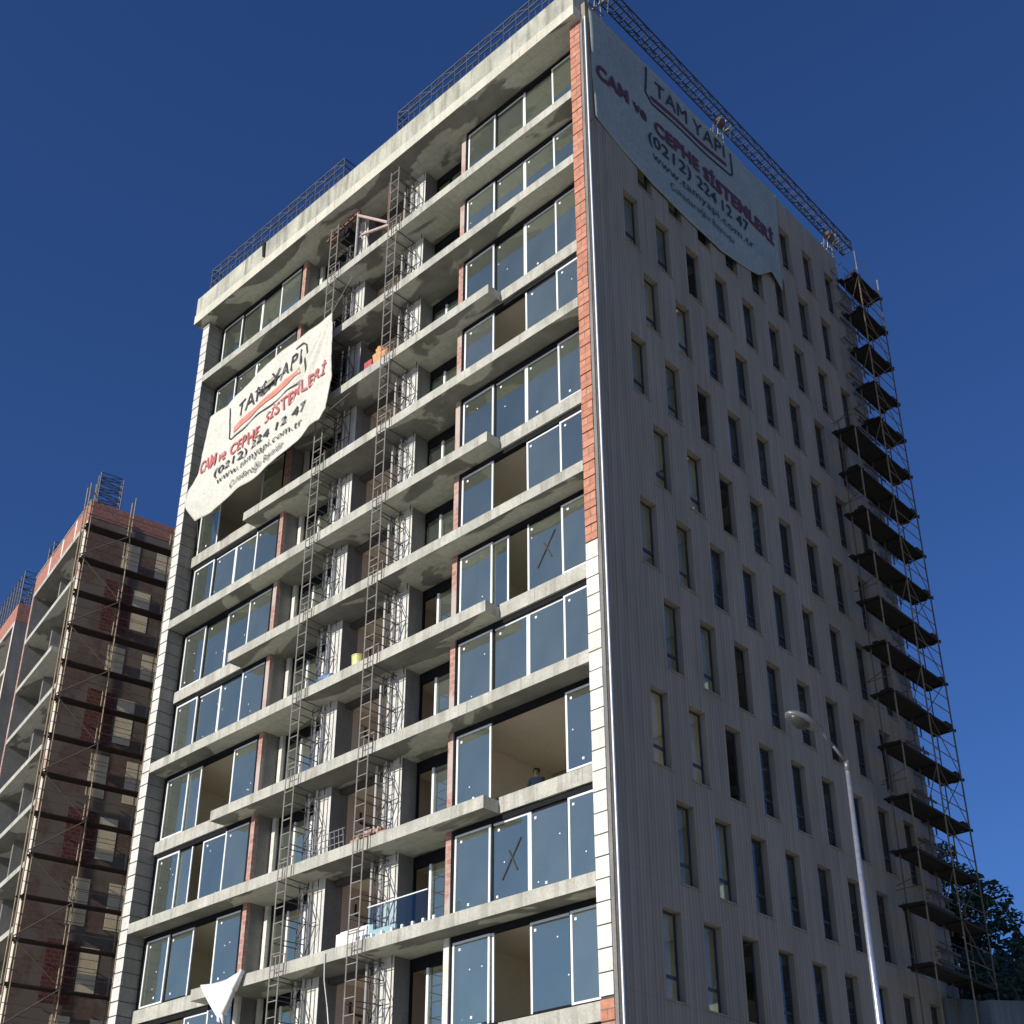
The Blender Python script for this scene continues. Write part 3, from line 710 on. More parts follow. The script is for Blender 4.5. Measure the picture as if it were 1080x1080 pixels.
# ================================================================== things left on the balconies
def slab_thing(mb, name, mats, label, cat, base, group=None, smooth=False): return solo(mb, name, mats, label, cat, base, group, smooth)
b = MB(); z = zs(7)
for a, c, r0, r1 in ((0.002, 0.36, 0.2, 0.22), (0.36, 0.40, 0.23, 0.23), (0.40, 0.47, 0.22, 0.10)): b.tube((-10.42, 0.25, z+a), (-10.42, 0.25, z+c), r0, r1, 18)
b.tube((-10.6, 0.25, z+0.3), (-10.25, 0.25, z+0.3), 0.015)
slab_thing(b, 'drum', m_yellow, 'pale yellow plastic drum on the balcony edge', 'drum', (-10.42, 0.25, z), None, False)
b = MB(); random.seed(3)
def lump(b, c, r, m=0, n=8):
    vs = []; 
    for j in range(n+1):
        for i in range(2*n):
            a = math.pi*i/n; p_ = math.pi*j/n; k_ = 1+0.22*math.sin(3*a+2*p_)+random.uniform(-0.12, 0.12)
            vs.append((c[0]+r[0]*k_*math.sin(p_)*math.cos(a), c[1]+r[1]*k_*math.sin(p_)*math.sin(a), c[2]+r[2]*math.cos(p_)*k_))
    fs = [(j*2*n+i, j*2*n+(i+1) % (2*n), (j+1)*2*n+(i+1) % (2*n), (j+1)*2*n+i) for j in range(n) for i in range(2*n)]
    b.quadset(vs, fs, m)
lump(b, (-12.0, 0.3, z+0.17), (0.3, 0.22, 0.16)); lump(b, (-11.72, 0.35, z+0.12), (0.2, 0.2, 0.12))
slab_thing(b, 'sack', m_bluep, 'crumpled blue plastic sack on the balcony edge', 'sack', (-11.9, 0.3, z), None, True)
z = zs(3)
b = MB()
for j in range(3):
    for i in range(4):
        x = -10.95+i*0.1; b.box(x, x+0.09, 0.15, 0.42, z+0.003+j*0.17, z+0.003+j*0.17+0.16)
slab_thing(b, 'brick_stack', m_red, 'small stack of red hollow bricks beside the orange sack', 'bricks', (-10.8, 0.3, z))
b = MB(); random.seed(5)
lump(b, (-10.25, 0.4, z+0.45), (0.36, 0.25, 0.42)); lump(b, (-9.95, 0.45, z+0.3), (0.3, 0.22, 0.28)); lump(b, (-10.35, 0.4, z+0.85), (0.18, 0.16, 0.22))
slab_thing(b, 'sack', m_orange, 'orange tan sack of building material high on the balcony', 'sack', (-10.2, 0.4, z), None, True)
z = zs(9)
b = MB(); random.seed(11)
for i in range(26):
    x = -9.9+random.uniform(0, 1.35); y = random.uniform(0.12, 0.5); h = random.uniform(0, 0.34)*(1-abs(x+9.2)/0.9)
    a = random.uniform(-0.6, 0.6); L_ = random.uniform(0.12, 0.3)
    b.bar((x-L_*math.cos(a), y-L_*math.sin(a)*0.4, z+0.05+max(0, h)), (x+L_*math.cos(a), y+L_*math.sin(a)*0.4, z+0.06+max(0, h)), 0.09)
slab_thing(b, 'rubble_pile', surface('rubble', (0.3, 0.14, 0.1), (0.5, 0.38, 0.3), 7, 0.9), 'low pile of broken bricks and wood on the balcony', 'rubble', (-9.2, 0.3, z))
b = MB()
for i in range(9): b.bar((-12.0+i*0.2, 0.06+i*0.004, z+0.02), (-12.0+i*0.2, 0.02, z+0.62), 0.02)
for h in (0.2, 0.42, 0.62): b.bar((-12.0, 0.06, z+h), (-10.4, 0.09, z+h), 0.02)
slab_thing(b, 'wire_mesh', m_steel, 'small light grey wire grid leaning on the balcony edge', 'mesh', (-11.2, 0.06, z))
z = zs(10)
b = MB(); b.box(-10.55, -8.95, 0.14, 0.22, z+0.003, z+0.42); b.box(-10.5, -9.2, 0.24, 0.34, z+0.003, z+0.5); b.box(-9.0, -8.0, 0.13, 0.2, z+0.003, z+0.24)
slab_thing(b, 'foam_board', m_poly, 'white foam boards stood on edge behind the glass balustrade', 'boards', (-9.7, 0.2, z))
b = MB(); P = [(-10.8, -0.04, z-0.1), (-10.72, -0.06, z-0.9), (-10.52, -0.05, z-1.7), (-10.3, -0.08, z-2.6), (-10.2, -0.05, z-4.0)]
for a, c in zip(P, P[1:]): b.tube(a, c, 0.02, n=6)
slab_thing(b, 'rope', m_pipe, 'pale rope hanging from the balcony edge', 'rope', (-10.8, -0.04, z-4.0))
# white sheet slung over a slab edge
TA, TB_, TC = Vector((-16.95, -0.06, zs(10)+0.05)), Vector((-14.72, -0.08, zs(10)+0.1)), Vector((-15.38, -0.22, zs(10)-1.35))
def wsf(u, v):
    p_ = TA.lerp(TB_, u).lerp(TC+Vector((0.2*u-0.1, 0, -0.1*u)), v)
    return (p_.x, p_.y-0.10*math.sin(math.pi*u)*v-0.03*math.sin(u*9+v*4), p_.z-0.12*math.sin(math.pi*u)*(1-v))
CB = (-15.5, -0.1, zs(10)-2.2)
t = thing('sheet', 'bright white cloth hung in a triangle over the lowest balcony edge', 'cloth', CB)
sheet(wsf, 24, 20, (0, 0.015, 0)).build('cloth', m_wcloth, t, CB, True)
b = MB()
P = [Vector((-14.7, -0.1, zs(10)+0.1)), Vector((-14.95, -0.2, zs(10)-0.5)), Vector((-15.25, -0.28, zs(10)-1.2)), Vector((-15.1, -0.25, zs(10)-2.2)), Vector((-15.0, -0.25, zs(10)-3.3))]
for k_ in range(3):
    for a, c in zip(P, P[1:]):
        off = Vector((0.05*math.cos(k_*2.1)+0.08*k_*0.5, 0.05*math.sin(k_*2.1), 0)); b.tube(a+off, c+off*1.5, 0.06, 0.075, 9)
b.build('rolled_edge', m_wcloth, t, CB, True)
b = MB()
for i in range(4): b.tube(P[2].lerp(P[4], 0.15*i+0.05)+Vector((0.03, -0.09, 0)), P[2].lerp(P[4], 0.15*i+0.16)+Vector((0.1, -0.10, 0)), 0.035)
b.build('dark_print', m_dkink, t, CB)

# ================================================================== roof gondolas and side truss
def lattice(x0, x1, y0, y1, z0, z1, step, w=0.045, floor=True, mids=(), axis='x'):
    b = MB()
    def Pn(a, c, z): return (a, c, z) if axis == 'x' else (c, a, z)
    for c in (y0, y1):
        for z in (z0, z1)+tuple(mids): b.bar(Pn(x0, c, z), Pn(x1, c, z), w)
    n_ = max(1, round((x1-x0)/step)); st = (x1-x0)/n_
    lv = sorted((z0, z1)+tuple(mids))
    for i in range(n_+1):
        a = x0+i*st
        for c in (y0, y1):
            b.bar(Pn(a, c, lv[-2] if mids else z0), Pn(a, c, z1), w*0.75)
            if i < n_: b.bar(Pn(a if i % 2 else a+st, c, lv[-2] if mids else z0), Pn(a+st if i % 2 else a, c, z1), w*0.6)
        b.bar(Pn(a, y0, z0), Pn(a, y1, z0), w*0.8); b.bar(Pn(a+st*0.5*(i < n_), y0, z0), Pn(a+st*0.5*(i < n_), y1, z0), w*0.6)
        if not mids: b.bar(Pn(a, y0, z1), Pn(a, y1, z1), w*0.7)
    for a in (x0, x1):
        for c in (y0, y1): b.bar(Pn(a, c, z0), Pn(a, c, z1), w)
        for z in lv: b.bar(Pn(a, y0, z), Pn(a, y1, z), w)
    return b
def gondola(x0, x1, label):
    base = ((x0+x1)/2, 0.05, 1.6)
    t = thing('gondola', label, 'work platform', base, 0, 'steel gondolas resting on the front parapet')
    lattice(x0, x1, -0.28, 0.38, 1.66, 2.8, 0.62, 0.042, mids=(2.42,)).build('frame', m_truss, t, base)
    b = MB(); n_ = round((x1-x0)/0.62); st = (x1-x0)/n_
    for y in (-0.28, 0.38):
        for i in range(n_+1): b.bar((x0+i*st, y, 1.66), (x0+i*st, y, 2.42), 0.03)
        for i in range(n_):
            b.bar((x0+i*st+0.06, y, 2.02+0.1*(i % 2)), (x0+(i+1)*st-0.06, y, 2.02+0.1*(i % 2)), 0.04)
            b.bar((x0+(i+0.5)*st, y, 1.7), (x0+(i+0.5)*st, y, 2.05), 0.03)
    for x in (x0, x1): b.bar((x, -0.28, 2.06), (x, 0.38, 2.06), 0.03)
    b.build('guard_rail', m_truss, t, base)
    b = MB()
    for y in (-0.2, 0.05, 0.3): b.bar((x0+0.1, y, 1.69), (x1-0.1, y, 1.69), 0.03)
    n_ = int((x1-x0)/0.9)
    for i in range(n_): b.box(x0+0.15+i*0.9, x0+0.55+i*0.9, -0.24, 0.34, 1.71, 1.735)
    b.build('deck', m_mast, t, base)
    b = MB()
    for x in (x0+0.5, x1-0.5): b.box(x-0.25, x+0.25, -0.1, 0.3, 1.605, 1.655)
    b.build('foot', m_mast, t, base)
    return t
gondola(-21.7, -12.55, 'grey lattice gondola on the left half of the sunlit roof edge')
gondola(-9.3, -0.4, 'grey lattice gondola on the right half of the sunlit roof edge')
TBs = (0.08, 8.7, 0.93)
t = thing('roof_truss', 'long dark lattice truss carried above the edge of the shaded side wall', 'truss', TBs)
lattice(-0.8, 17.7, -0.15, 0.30, 2.05, 2.52, 0.5, 0.04, axis='y').build('truss', m_dktruss, t, TBs)
for yy in (0.8, 8.3, 16.4):
    b = MB()
    for dy in (-0.45, 0.0, 0.45):
        b.bar((-0.2, yy+dy, 0.94), (-0.1, yy+dy*0.6, 2.05), 0.05); b.bar((0.06, yy+dy, 1.5), (0.28, yy+dy*0.6, 2.05), 0.045)
    b.bar((-0.2, yy-0.45, 1.5), (-0.12, yy+0.45, 1.5), 0.045); b.bar((-0.25, yy, 1.5), (0.35, yy, 1.5), 0.05)
    b.build('bracket', m_steel, t, TBs)
for yy in (8.2, 16.2):
    b = MB(); b.box(-0.08, 0.22, yy-0.25, yy+0.1, 1.8, 2.0); b.tube((0.06, yy+0.05, 1.85), (0.06, yy+0.4, 1.85), 0.11, n=12)
    b.build('winch', m_browntube, t, TBs)

# ================================================================== scaffold on the shaded corner
SBs = (0.8, 16.0, -31.1)
sc = thing('scaffold', 'dark tube scaffold with plank decks climbing the shaded rear corner', 'scaffold', SBs)
for y, zb, ztp in ((13.5, -ZG, -9.3), (15.85, -ZG, -0.85), (17.65, -31.08, -0.9)):
    for x in (1.22, 0.6):
        b = MB(); b.tube((x, y, zb), (x, y, ztp if x > 1 else ztp-0.5), 0.03 if x > 1 else 0.024, n=8)
        b.build('standard', m_duntube if (x > 1 and y < 17) else m_browntube, sc, SBs)
decks = [-1.25, -3.1, -5.0, -6.85, -8.65, -10.4, -12.25, -14.05, -15.85, -17.7, -19.45, -21.27, -23.15, -25.0, -26.8, -28.55, -30.45]
for i, z in enumerate(decks):
    ya = 13.35 if z < -9.5 else 15.75
    b = MB()
    for j in range(4): b.box(0.40+j*0.203, 0.40+j*0.203+0.197, ya+random.uniform(-0.14, 0.06), 17.72+random.uniform(-0.05, 0.22), z-0.05+random.uniform(-0.01, 0.01), z)
    for y in ((13.5, 15.85, 17.65) if ya < 15 else (15.85, 17.65)): b.bar((0.42, y+0.05, z-0.09), (1.3, y+0.05, z-0.09), 0.05)
    b.bar((1.22, ya, z-0.09), (1.22, 17.85, z-0.09), 0.045); b.bar((0.6, ya, z-0.09), (0.6, 17.85, z-0.09), 0.04)
    b.box(0.98, 1.19, 17.35+random.uniform(-0.1, 0.1), 17.8, z, z+0.14)
    b.build('deck', m_board, sc, SBs)
    b = MB(); nz_ = decks[i-1] if i else z+0.35
    if i:
        for h in (0.55, 1.1): b.tube((1.22, 15.85, z+h), (1.22, 17.65, z+h), 0.018, n=5)
        b.tube((1.22, 15.85, z if i % 2 else nz_), (1.22, 17.65, nz_ if i % 2 else z), 0.016, n=5)
        if i % 4 == 1: b.tube((1.22, 15.85, nz_ if i % 2 else z), (1.22, 17.65, z if i % 2 else nz_), 0.016, n=5)
        if i % 2: b.tube((0.6, 15.85, z+0.1), (1.22, 15.85, nz_-0.1), 0.018, n=5)
    for h in (0.35, 0.8, 1.25):
        if z+h < -0.4: b.box(0.05, 0.085, 16.3+random.uniform(-0.2, 0.2), 17.95, z+h, z+h+0.085); b.tube((0.62, 15.85, z+h), (0.62, 17.65, z+h), 0.014, n=5)
    b.tube((0.06, 17.6, z), (0.06, 17.6, z+1.5), 0.03, n=5)
    b.build('brace', m_browntube, sc, SBs)
    b = MB(); b.tube((0.05, 15.9, z+1.0), (0.62, 15.85, z+1.0), 0.016, n=5); b.tube((0.05, 15.9, z+1.0), (0.05, 16.3, z+1.0), 0.016, n=5); b.build('wall_tie', m_browntube, sc, SBs)
    b = MB()
    if ya < 15 and i % 2: b.tube((0.3, 13.5, z+0.55), (1.22, 13.5, z+0.55), 0.016, n=5); b.tube((0.05, 14.1, z+0.9), (1.22, 13.5, z+0.9), 0.014, n=5)
    if b.v: b.build('end_rail', m_browntube, sc, SBs)
b = MB(); b.tube((1.22, 15.85, -0.85), (1.22, 15.85, 0.0), 0.02, n=6); b.tube((1.22, 15.85, -0.1), (1.22, 17.6, -1.0), 0.014, n=5); b.tube((1.22, 17.65, -0.35), (1.22, 17.65, -1.35), 0.03, n=6); b.tube((0.6, 15.85, -1.1), (1.25, 15.85, -0.95), 0.035, n=6)
b.build('top_rail', m_steel, sc, SBs)

# ================================================================== brick block on the left
NBB = (-36.0, 2.82, -ZG); NR = math.radians(-11.92)
nb = thing('brick_building', 'unfinished red brick block in shade with open concrete balconies behind the scaffold', 'building', NBB, NR)
LB = (0, 0, -ZG)
def npart(mb, name, mats, label=None):
    o = mb.build(name, mats, nb, LB)
    if label: o['label'] = label
    return o
ZT = -1.33
NF = [-2.5-3.05*i for i in range(13)]          # slab tops
floors_w = []
for i in range(9):
    zt = [-2.72, -5.75, -9.22, -11.97, -15.13, -18.2, -21.3, -24.45, -27.6][i]
    hgt = [2.2, 2.3, 1.5, 2.4, 2.2, 2.1, 2.25, 2.25, 2.25][i]
    cols = ([2.0, 3.78, 6.4, 9.2] if i % 2 == 0 and i != 3 else [2.92, 5.4, 8.2])
    if i in (1, 3, 5, 7): cols = [2.88, 5.4, 8.2]
    floors_w.append((zt, hgt, cols))
# side wall with openings
s = MB(); prev = -2.3
for zt, hgt, cols in floors_w:
    s.box(-0.3, 0, 0.0, 13, zt, prev); y = 0.0
    for c in cols: s.box(-0.3, 0, y, c, zt-hgt, zt); y = c+0.88
    s.box(-0.3, 0, y, 13, zt-hgt, zt); prev = zt-hgt
s.box(-0.3, 0, 0.0, 13, -ZG, prev)
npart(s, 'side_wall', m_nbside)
for i, (zt, hgt, cols) in enumerate(floors_w):
    for c in cols:
        s = MB(); n_ = 4
        for j in range(n_): s.box(-0.16, 0.012, c+0.006, c+0.874, zt-hgt+j*hgt/n_+0.014, zt-hgt+(j+1)*hgt/n_-0.014)
        s.box(-0.2, -0.165, c+0.006, c+0.874, zt-hgt+0.01, zt-0.01, 1)
        npart(s, 'infill_panel', [m_beige, m_mortar])
    s = MB(); zc = zt-hgt; ya = 1.2 if i % 2 else 0.9
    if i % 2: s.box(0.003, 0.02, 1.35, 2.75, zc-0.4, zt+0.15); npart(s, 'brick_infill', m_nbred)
s = MB(); s.box(-0.30, 0.012, 0.0, 13, -2.28, ZT); s.box(-9.3, -0.31, 0.0, 0.25, -2.48, ZT); npart(s, 'parapet', [m_nbfront])
s = MB(); s.box(-9.32, 0.03, -0.04, 0.3, ZT+0.002, ZT+0.06); npart(s, 'coping', m_concrete)
for x in (-2.4, -4.6, -6.8): 
    s = MB(); s.box(x, x+0.25, -0.012, 0.1, -2.48, ZT-0.01); npart(s, 'parapet_post', m_white)
s = MB(); s.box(-0.42, -0.302, 0.0, 2.2, -ZG, -2.5); s.box(-0.42, 0.0, -0.02, -0.002, -ZG, -2.5); npart(s, 'corner_pier', m_nbpier)
for i, z in enumerate(NF):
    s = MB(); xr = -0.44 if i < 2 else (-0.44 if i not in (2, 4) else -2.9+1.6*(i == 4))
    s.box(-9.0, xr, -0.03, 2.0, z-0.27, z, 0, 1); s.box(-9.0, -0.44, 2.02, 9, z-0.27, z, 0, 1)
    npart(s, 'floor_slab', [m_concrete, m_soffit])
s = MB(); s.box(-9.0, -0.44, 2.3, 2.5, -ZG, -2.6); npart(s, 'back_wall', m_greywall)
s = MB(); s.box(-9.3, -9.02, 0.02, 9, -ZG, -2.5); npart(s, 'fin_wall', m_greywall)
s = MB(); s.box(-9.3, -9.02, -0.02, 0.018, -ZG, -2.5); npart(s, 'brick_strip', m_limebrick)
s = MB(); s.box(-6.2, -6.0, 0.6, 2.3, -ZG, -2.6); npart(s, 'fin_wall', [m_greywall])
# the second stepped volume
s = MB(); s.box(-26, -12.7, 0.0, 0.3, -2.5, ZT); s.box(-12.98, -12.7, 0.31, 9, -2.5, ZT); npart(s, 'parapet', m_nbfront)
s = MB(); s.box(-12.98, -12.7, 0.02, 9, -ZG, -2.52); npart(s, 'fin_wall', m_greywall)
s = MB(); s.box(-12.98, -12.7, -0.02, 0.0, -ZG, -2.52); npart(s, 'corner_pier', m_nbpier)
for z in NF:
    s = MB(); s.box(-26, -12.99, -0.03, 2.0, z-0.27, z, 0, 1); npart(s, 'floor_slab', [m_concrete, m_soffit])
s = MB(); s.box(-26, -12.99, 2.02, 2.3, -ZG, -2.6); s.box(-12.69, -9.31, 4.0, 4.3, -ZG, ZT); s.box(-26, -0.31, 9.0, 9.3, -ZG, -2.6); npart(s, 'back_wall', m_greywall)
# its scaffold
def nthing(name, label, cat, lx, ly, z, group=None):
    c, s_ = math.cos(NR), math.sin(NR)
    return thing(name, label, cat, (NBB[0]+c*lx-s_*ly, NBB[1]+s_*lx+c*ly, z), NR, group)
SB2 = (0.6, 2.0, -ZG)
ns = nthing('scaffold', 'tan tube scaffold with dark plank decks in front of the brick block', 'scaffold', *SB2)
for y, xs in ((-0.38, (0.9, 0.35)), (-0.12, (0.9,)), (2.0, (0.9, 0.35)), (4.27, (0.9, 0.35)), (6.6, (0.9, 0.35)), (9.0, (0.9,))):
    for x in xs:
        b = MB(); b.tube((x, y, -ZG), (x, y, -0.9 if y < 2.5 else -2.0), 0.034, n=7); b.build('standard', m_tan, ns, SB2)
dz = [-3.3-1.95*i for i in range(20)]
for i, z in enumerate(dz):
    b = MB()
    for j in range(3): b.box(0.28+j*0.21, 0.28+j*0.21+0.203, -0.3+random.uniform(-0.15, 0.1), 9.1, z-0.05, z)
    for y in (-0.1, 2.0, 4.3, 6.6): b.bar((0.2, y, z-0.08), (1.0, y, z-0.08), 0.05)
    b.build('deck', m_nbboard, ns, SB2)
    b = MB()
    for h in (0.55, 1.05): b.tube((0.93, -0.38, z+h), (0.93, 9.0, z+h), 0.016, n=5)
    a, c = ((-0.38, 2.0) if i % 2 else (2.0, -0.38))
    b.tube((0.95, a, z), (0.95, c, z+1.95), 0.028, n=5)
    b.build('brace', m_browntube, ns, SB2)
# gondolas on the brick block's roof
def small_lattice(label, x0, x1, y0, y1, z0, z1, axis='x'):
    base = ((x0+x1)/2, (y0+y1)/2, z0)
    t = nthing('gondola', label, 'work platform', *base, group='steel gondolas on the brick block')
    b = MB(); w = 0.05; n_ = 6
    for x in (x0, x1):
        for y in (y0, y1): b.bar((x, y, z0), (x, y, z1), w)
    nx_ = max(1, round((x1-x0)/0.7)); 
    for j in range(n_+1):
        z = z0+(z1-z0)*j/n_
        for x in (x0, x1): b.bar((x, y0, z), (x, y1, z), w*0.7)
        for y in (y0, y1): b.bar((x0, y, z), (x1, y, z), w*0.7)
        if j < n_:
            z2 = z0+(z1-z0)*(j+1)/n_
            for x in (x0, x1): b.bar((x, y0 if j % 2 else y1, z), (x, y1 if j % 2 else y0, z2), w*0.6)
    for i in range(1, nx_):
        x = x0+(x1-x0)*i/nx_
        for y in (y0, y1): b.bar((x, y, z0), (x, y, z1), w*0.7); b.bar((x, y, z0), (x-(x1-x0)/nx_, y, z1), w*0.6)
        b.bar((x, y0, z0), (x, y1, z0), w*0.7); b.bar((x, y0, z1), (x, y1, z1), w*0.7)
    b.build('frame', m_truss, t, base)
    b = MB(); b.box(x0+0.05, x1-0.05, y0+0.05, y1-0.05, z0+0.03, z0+0.06); b.build('deck', m_mast, t, base)
small_lattice('dark upright lattice frame above the scaffolded corner of the brick block', -0.85, -0.5, 0.38, 1.6, ZT+0.07, 0.95)
small_lattice('dark long lattice gondola on the roof edge at the far left', -24.5, -13.3, 0.15, 1.0, ZT+0.05, 1.25)
small_lattice('small lattice frame half hidden behind the brick block parapet', -9.2, -8.3, 0.4, 1.2, ZT+0.07, 0.75)

# ================================================================== street lamp
px, py = 10.74, -8.48
LBs = (px, py, -ZG)
t = thing('street_lamp', 'tall bright metal street lamp in front of the shaded side wall', 'street lamp', LBs)
b = MB(); b.tube((px, py, -ZG), (px, py, -ZG+1.2), 0.095, 0.085, 16); b.tube((px, py, -ZG+1.2), (px, py, -33.76), 0.058, 0.03, 16); b.tube((px, py, -ZG), (px, py, -ZG+0.05), 0.2, n=16)
b.build('pole', m_pole, t, LBs, True)
h0, h1 = Vector((px, py, -33.78)), Vector((10.69, -9.02, -33.46))
b = MB(); mid = h0.lerp(h1, 0.5)+Vector((0, 0, 0.012)); b.tube(h0-Vector((0, 0, 0.12)), h0+Vector((0, 0, 0.03)), 0.037, n=12); b.tube(h0, mid, 0.02, n=10); b.tube(mid, h1, 0.02, n=10); b.build('arm', m_lamp, t, LBs, True)
ax = (Vector((10.52, -9.36, -33.33))-Vector((10.72, -9.02, -33.47))); L_ = 0.56; ax.normalize()
sd = ax.cross(Vector((0, 0, 1))).normalized(); upv = sd.cross(ax)
c0 = Vector((10.71, -8.98, -33.46))
def shell(profile, n=18, half=None):
    v = []; f = []
    for (d, w, hu, hd) in profile:
        for i in range(n):
            a = 2*math.pi*i/n; y = math.cos(a)*w; z = math.sin(a); z = z*hu if z > 0 else z*hd
            v.append(tuple(c0+ax*d*L_+sd*y+upv*z))
    m = len(profile)
    for j in range(m-1):
        for i in range(n): f.append((j*n+i, j*n+(i+1) % n, (j+1)*n+(i+1) % n, (j+1)*n+i))
    f.append(tuple(reversed(range(n)))); f.append(tuple((m-1)*n+i for i in range(n)))
    return v, f
b = MB(); b.quadset(*shell([(0, .035, .03, .03), (.12, .06, .05, .04), (.3, .11, .075, .045), (.55, .14, .095, .05), (.8, .125, .085, .045), (.95, .075, .05, .03), (1.0, .02, .02, .01)])); b.build('lamp_head', m_lamp, t, LBs, True)
b = MB(); b.quadset(*shell([(.34, .05, -.035, .05), (.42, .095, -.035, .10), (.6, .115, -.035, .125), (.8, .10, -.03, .10), (.9, .05, -.025, .05)])); b.build('lens', plain('lamp_lens', (0.035, 0.04, 0.036), 0.35, 0, 0.1), t, LBs, True)

# ================================================================== worker at a window
WP = (-4.95, 2.65, zs(9))
def skin_person(base):
    x, y, z = base
    J = {'pel': (0, 0, .93), 'sp': (0, .01, 1.15), 'ch': (0, 0, 1.34), 'nk': (0, 0, 1.47), 'hd': (0, -.02, 1.60), 'tp': (0, -.01, 1.69)}
    E = [('pel', 'sp'), ('sp', 'ch'), ('ch', 'nk'), ('nk', 'hd'), ('hd', 'tp')]
    Rr = {'pel': .15, 'sp': .13, 'ch': .16, 'nk': .06, 'hd': .095, 'tp': .07}
    for s_, n_ in ((1, 'l'), (-1, 'r')):
        for k_, p_, r_ in (('sh', (.19*s_, 0, 1.40), .065), ('el', (.26*s_, -.02, 1.13), .048), ('wr', (.24*s_, -.2, .98), .034), ('ha', (.22*s_, -.28, .95), .035), ('hp', (.10*s_, 0, .88), .10), ('kn', (.11*s_, -.02, .48), .065), ('an', (.11*s_, 0, .08), .045), ('to', (.12*s_, -.14, .04), .04)):
            J[k_+n_] = p_; Rr[k_+n_] = r_
        E += [('ch', 'sh'+n_), ('sh'+n_, 'el'+n_), ('el'+n_, 'wr'+n_), ('wr'+n_, 'ha'+n_), ('pel', 'hp'+n_), ('hp'+n_, 'kn'+n_), ('kn'+n_, 'an'+n_), ('an'+n_, 'to'+n_)]
        for q, (fx, fy, fz, l) in enumerate(((-.03, -.35, .945, 1), (-.01, -.365, .945, 1), (.012, -.36, .94, 1), (.03, -.345, .935, 1), (-.05, -.30, .965, 1))):
            nm = 'f%d%s' % (q, n_); J[nm] = ((.22+fx)*s_, fy, fz); Rr[nm] = .009; E.append(('ha'+n_, nm))
    ks = list(J); me = D.meshes.new('person'); me.from_pydata([J[k_] for k_ in ks], [(ks.index(a), ks.index(b_)) for a, b_ in E], [])
    o = D.objects.new('person', me); COL.objects.link(o)
    md = o.modifiers.new('skin', 'SKIN'); o.modifiers.new('sub', 'SUBSURF').levels = 1
    for i, k_ in enumerate(ks):
        sv = me.skin_vertices[0].data[i]; sv.radius = (Rr[k_], Rr[k_]*(0.72 if k_ in ('ch', 'sp', 'pel') else 1)); sv.use_root = (k_ == 'pel')
    dg = bpy.context.evaluated_depsgraph_get(); m2 = D.meshes.new_from_object(o.evaluated_get(dg))
    D.objects.remove(o)
    for m_ in (m_skin, m_shirt, m_trouser): m2.materials.append(m_)
    for p_ in m2.polygons:
        c = p_.center; p_.use_smooth = True
        arm = abs(c.x) > .17 and c.z < 1.2
        p_.material_index = 0 if (c.z > 1.46 or (arm and c.y < -.08)) else (1 if c.z > .92 or arm else 2)
    o = D.objects.new('person', m2); COL.objects.link(o); o.location = (x, y, z+ZG); o.rotation_euler = (0, 0, 0.5)
    tag(o, 'person in a blue shirt standing inside the wide open window', 'person')
    b = MB(); random.seed(4); lump(b, (0, .015, 1.655), (.098, .112, .085), n=8); b.build('hair', m_hair, o, smooth=True)
    b = MB()
    for s_ in (1, -1): b.tube((.035*s_, -.108, 1.615), (.035*s_, -.118, 1.615), .011, n=8); b.box(.09*s_-.012, .09*s_+.012, -.02, .02, 1.585, 1.635)
    b.box(-.012, .012, -.135, -.10, 1.575, 1.61); b.box(-.026, .026, -.114, -.10, 1.545, 1.555); b.build('face_features', m_skin, o)
skin_person(WP)

# ================================================================== trees and undergrowth behind
def foliage(mb, centres, n, size, rnd):
    for (cx, cy, cz, r) in centres:
        k_ = int(n*r*r)
        for i in range(k_):
            while True:
                d = Vector((rnd.uniform(-1, 1), rnd.uniform(-1, 1), rnd.uniform(-1, 1)))
                if 0.05 < d.length < 1: break
            d = d.normalized()*(d.length**0.45)*r
            p_ = Vector((cx, cy, cz))+Vector((d.x, d.y, d.z*0.85))
            a = Vector((rnd.gauss(0, 1), rnd.gauss(0, 1), rnd.gauss(0, .6))).normalized(); b_ = a.orthogonal().normalized()
            s_ = size*rnd.uniform(0.6, 1.3)
            mb.quadset([p_-a*s_, p_+b_*s_*0.5, p_+a*s_, p_-b_*s_*0.5], [(0, 1, 2, 3)])
def tree(name, label, base, height, centres, n, size, seed, group=None, mat=m_leaf):
    rnd = random.Random(seed)
    t = thing(name, label, 'tree', base, 0, group)
    b = MB(); tr = Vector(base); topc = Vector((sum(c[0] for c in centres)/len(centres), sum(c[1] for c in centres)/len(centres), base[2]+height*0.55))
    P = [tr+Vector((0, 0, -0.8)), tr.lerp(topc, 0.5)+Vector((0.15, 0.1, 0)), topc]
    b.tube(P[0], P[1], 0.28, 0.2, 10); b.tube(P[1], P[2], 0.2, 0.13, 10)
    for c in centres:
        e = Vector(c[:3]); m_ = P[1].lerp(P[2], rnd.uniform(0.2, 1)); h_ = m_.lerp(e, 0.5)+Vector((rnd.uniform(-.3, .3), rnd.uniform(-.3, .3), 0.3))
        b.tube(m_, h_, 0.09, 0.06, 7); b.tube(h_, e, 0.06, 0.025, 6)
        for q in range(3):
            dd = Vector((rnd.gauss(0, 1), rnd.gauss(0, 1), rnd.gauss(0.2, .6))).normalized()*c[3]*0.95; b.tube(e, e+dd, 0.022, 0.006, 5)
    b.build('trunk', m_bark, t, base)
    f = MB(); foliage(f, centres, n, size, rnd); f.build('crown', mat, t, base)
    return t
rnd = random.Random(21)
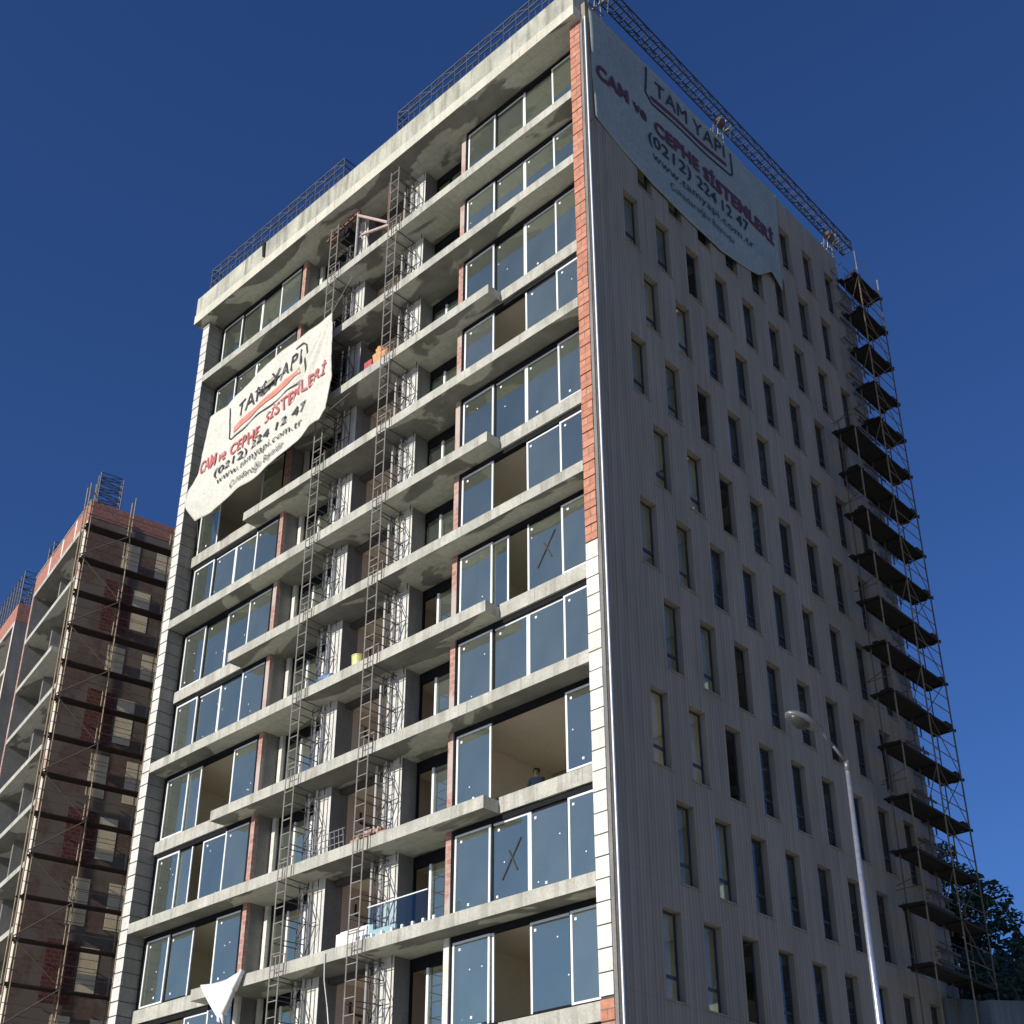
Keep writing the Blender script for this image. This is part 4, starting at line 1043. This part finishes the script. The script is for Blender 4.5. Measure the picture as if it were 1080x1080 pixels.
cs = [(-6.3, 32, -22.3, 1.7), (-7.6, 32.5, -20.9, 1.25), (-5.4, 31.6, -23.8, 1.5), (-4.5, 32, -22.9, 0.95), (-8.2, 33, -23.2, 1.8), (-6.9, 32, -24.8, 1.8), (-4.4, 31.5, -25.2, 1.3), (-3.7, 32, -24.0, 0.6), (-6.2, 31.5, -20.6, 0.7), (-9.6, 33, -21.5, 1.7)]
tree('broadleaf_tree', 'dark broadleaf tree rising just behind the corner scaffold', (-6.6, 32.4, hz(-6.6, 32.4)), 8.5, cs, 340, 0.15, 5)
cs = [(-1.7, 33, -24.4, 1.2), (-0.1, 33.5, -23.6, 1.4), (-2.6, 32.5, -25.6, 1.3), (-1.0, 33, -25.9, 1.5), (-2.75, 33, -23.55, 0.5), (0.6, 34, -24.8, 1.5)]
tree('broadleaf_tree', 'dark broadleaf tree cut off by the right edge of the photo', (-0.9, 33.4, hz(-0.9, 33.4)), 6.0, cs, 330, 0.15, 9)
def bush(x, y, r, seed, label):
    rnd = random.Random(seed); base = (x, y, hz(x, y))
    t = thing('shrub', label, 'shrub', base, 0, 'dark shrubs above the retaining wall')
    b = MB()
    for q in range(5): b.tube((x, y, base[2]-0.3), (x+rnd.uniform(-r, r)*.6, y+rnd.uniform(-r, r)*.6, base[2]+r*rnd.uniform(.6, 1.2)), 0.05, 0.015, 5)
    b.build('stem', m_bark, t, base)
    f = MB(); foliage(f, [(x, y, base[2]+r*0.7, r), (x+r*.6, y+.2, base[2]+r*.45, r*.7), (x-r*.6, y-.2, base[2]+r*.5, r*.75)], 300, 0.13, rnd); f.build('foliage', m_leaf2, t, base)
for i, (x, y, r) in enumerate(((-0.4, 20.6, 1.0), (0.6, 22.4, 1.3), (-1.3, 23.5, 1.5), (-3.0, 26.5, 1.9), (0.3, 25.5, 1.7), (-5.0, 29.0, 2.0), (-1.6, 28.5, 2.0), (-3.0, 30.5, 2.1))):
    bush(x, y, r, 40+i, 'dense dark shrub on the bank above the retaining wall')
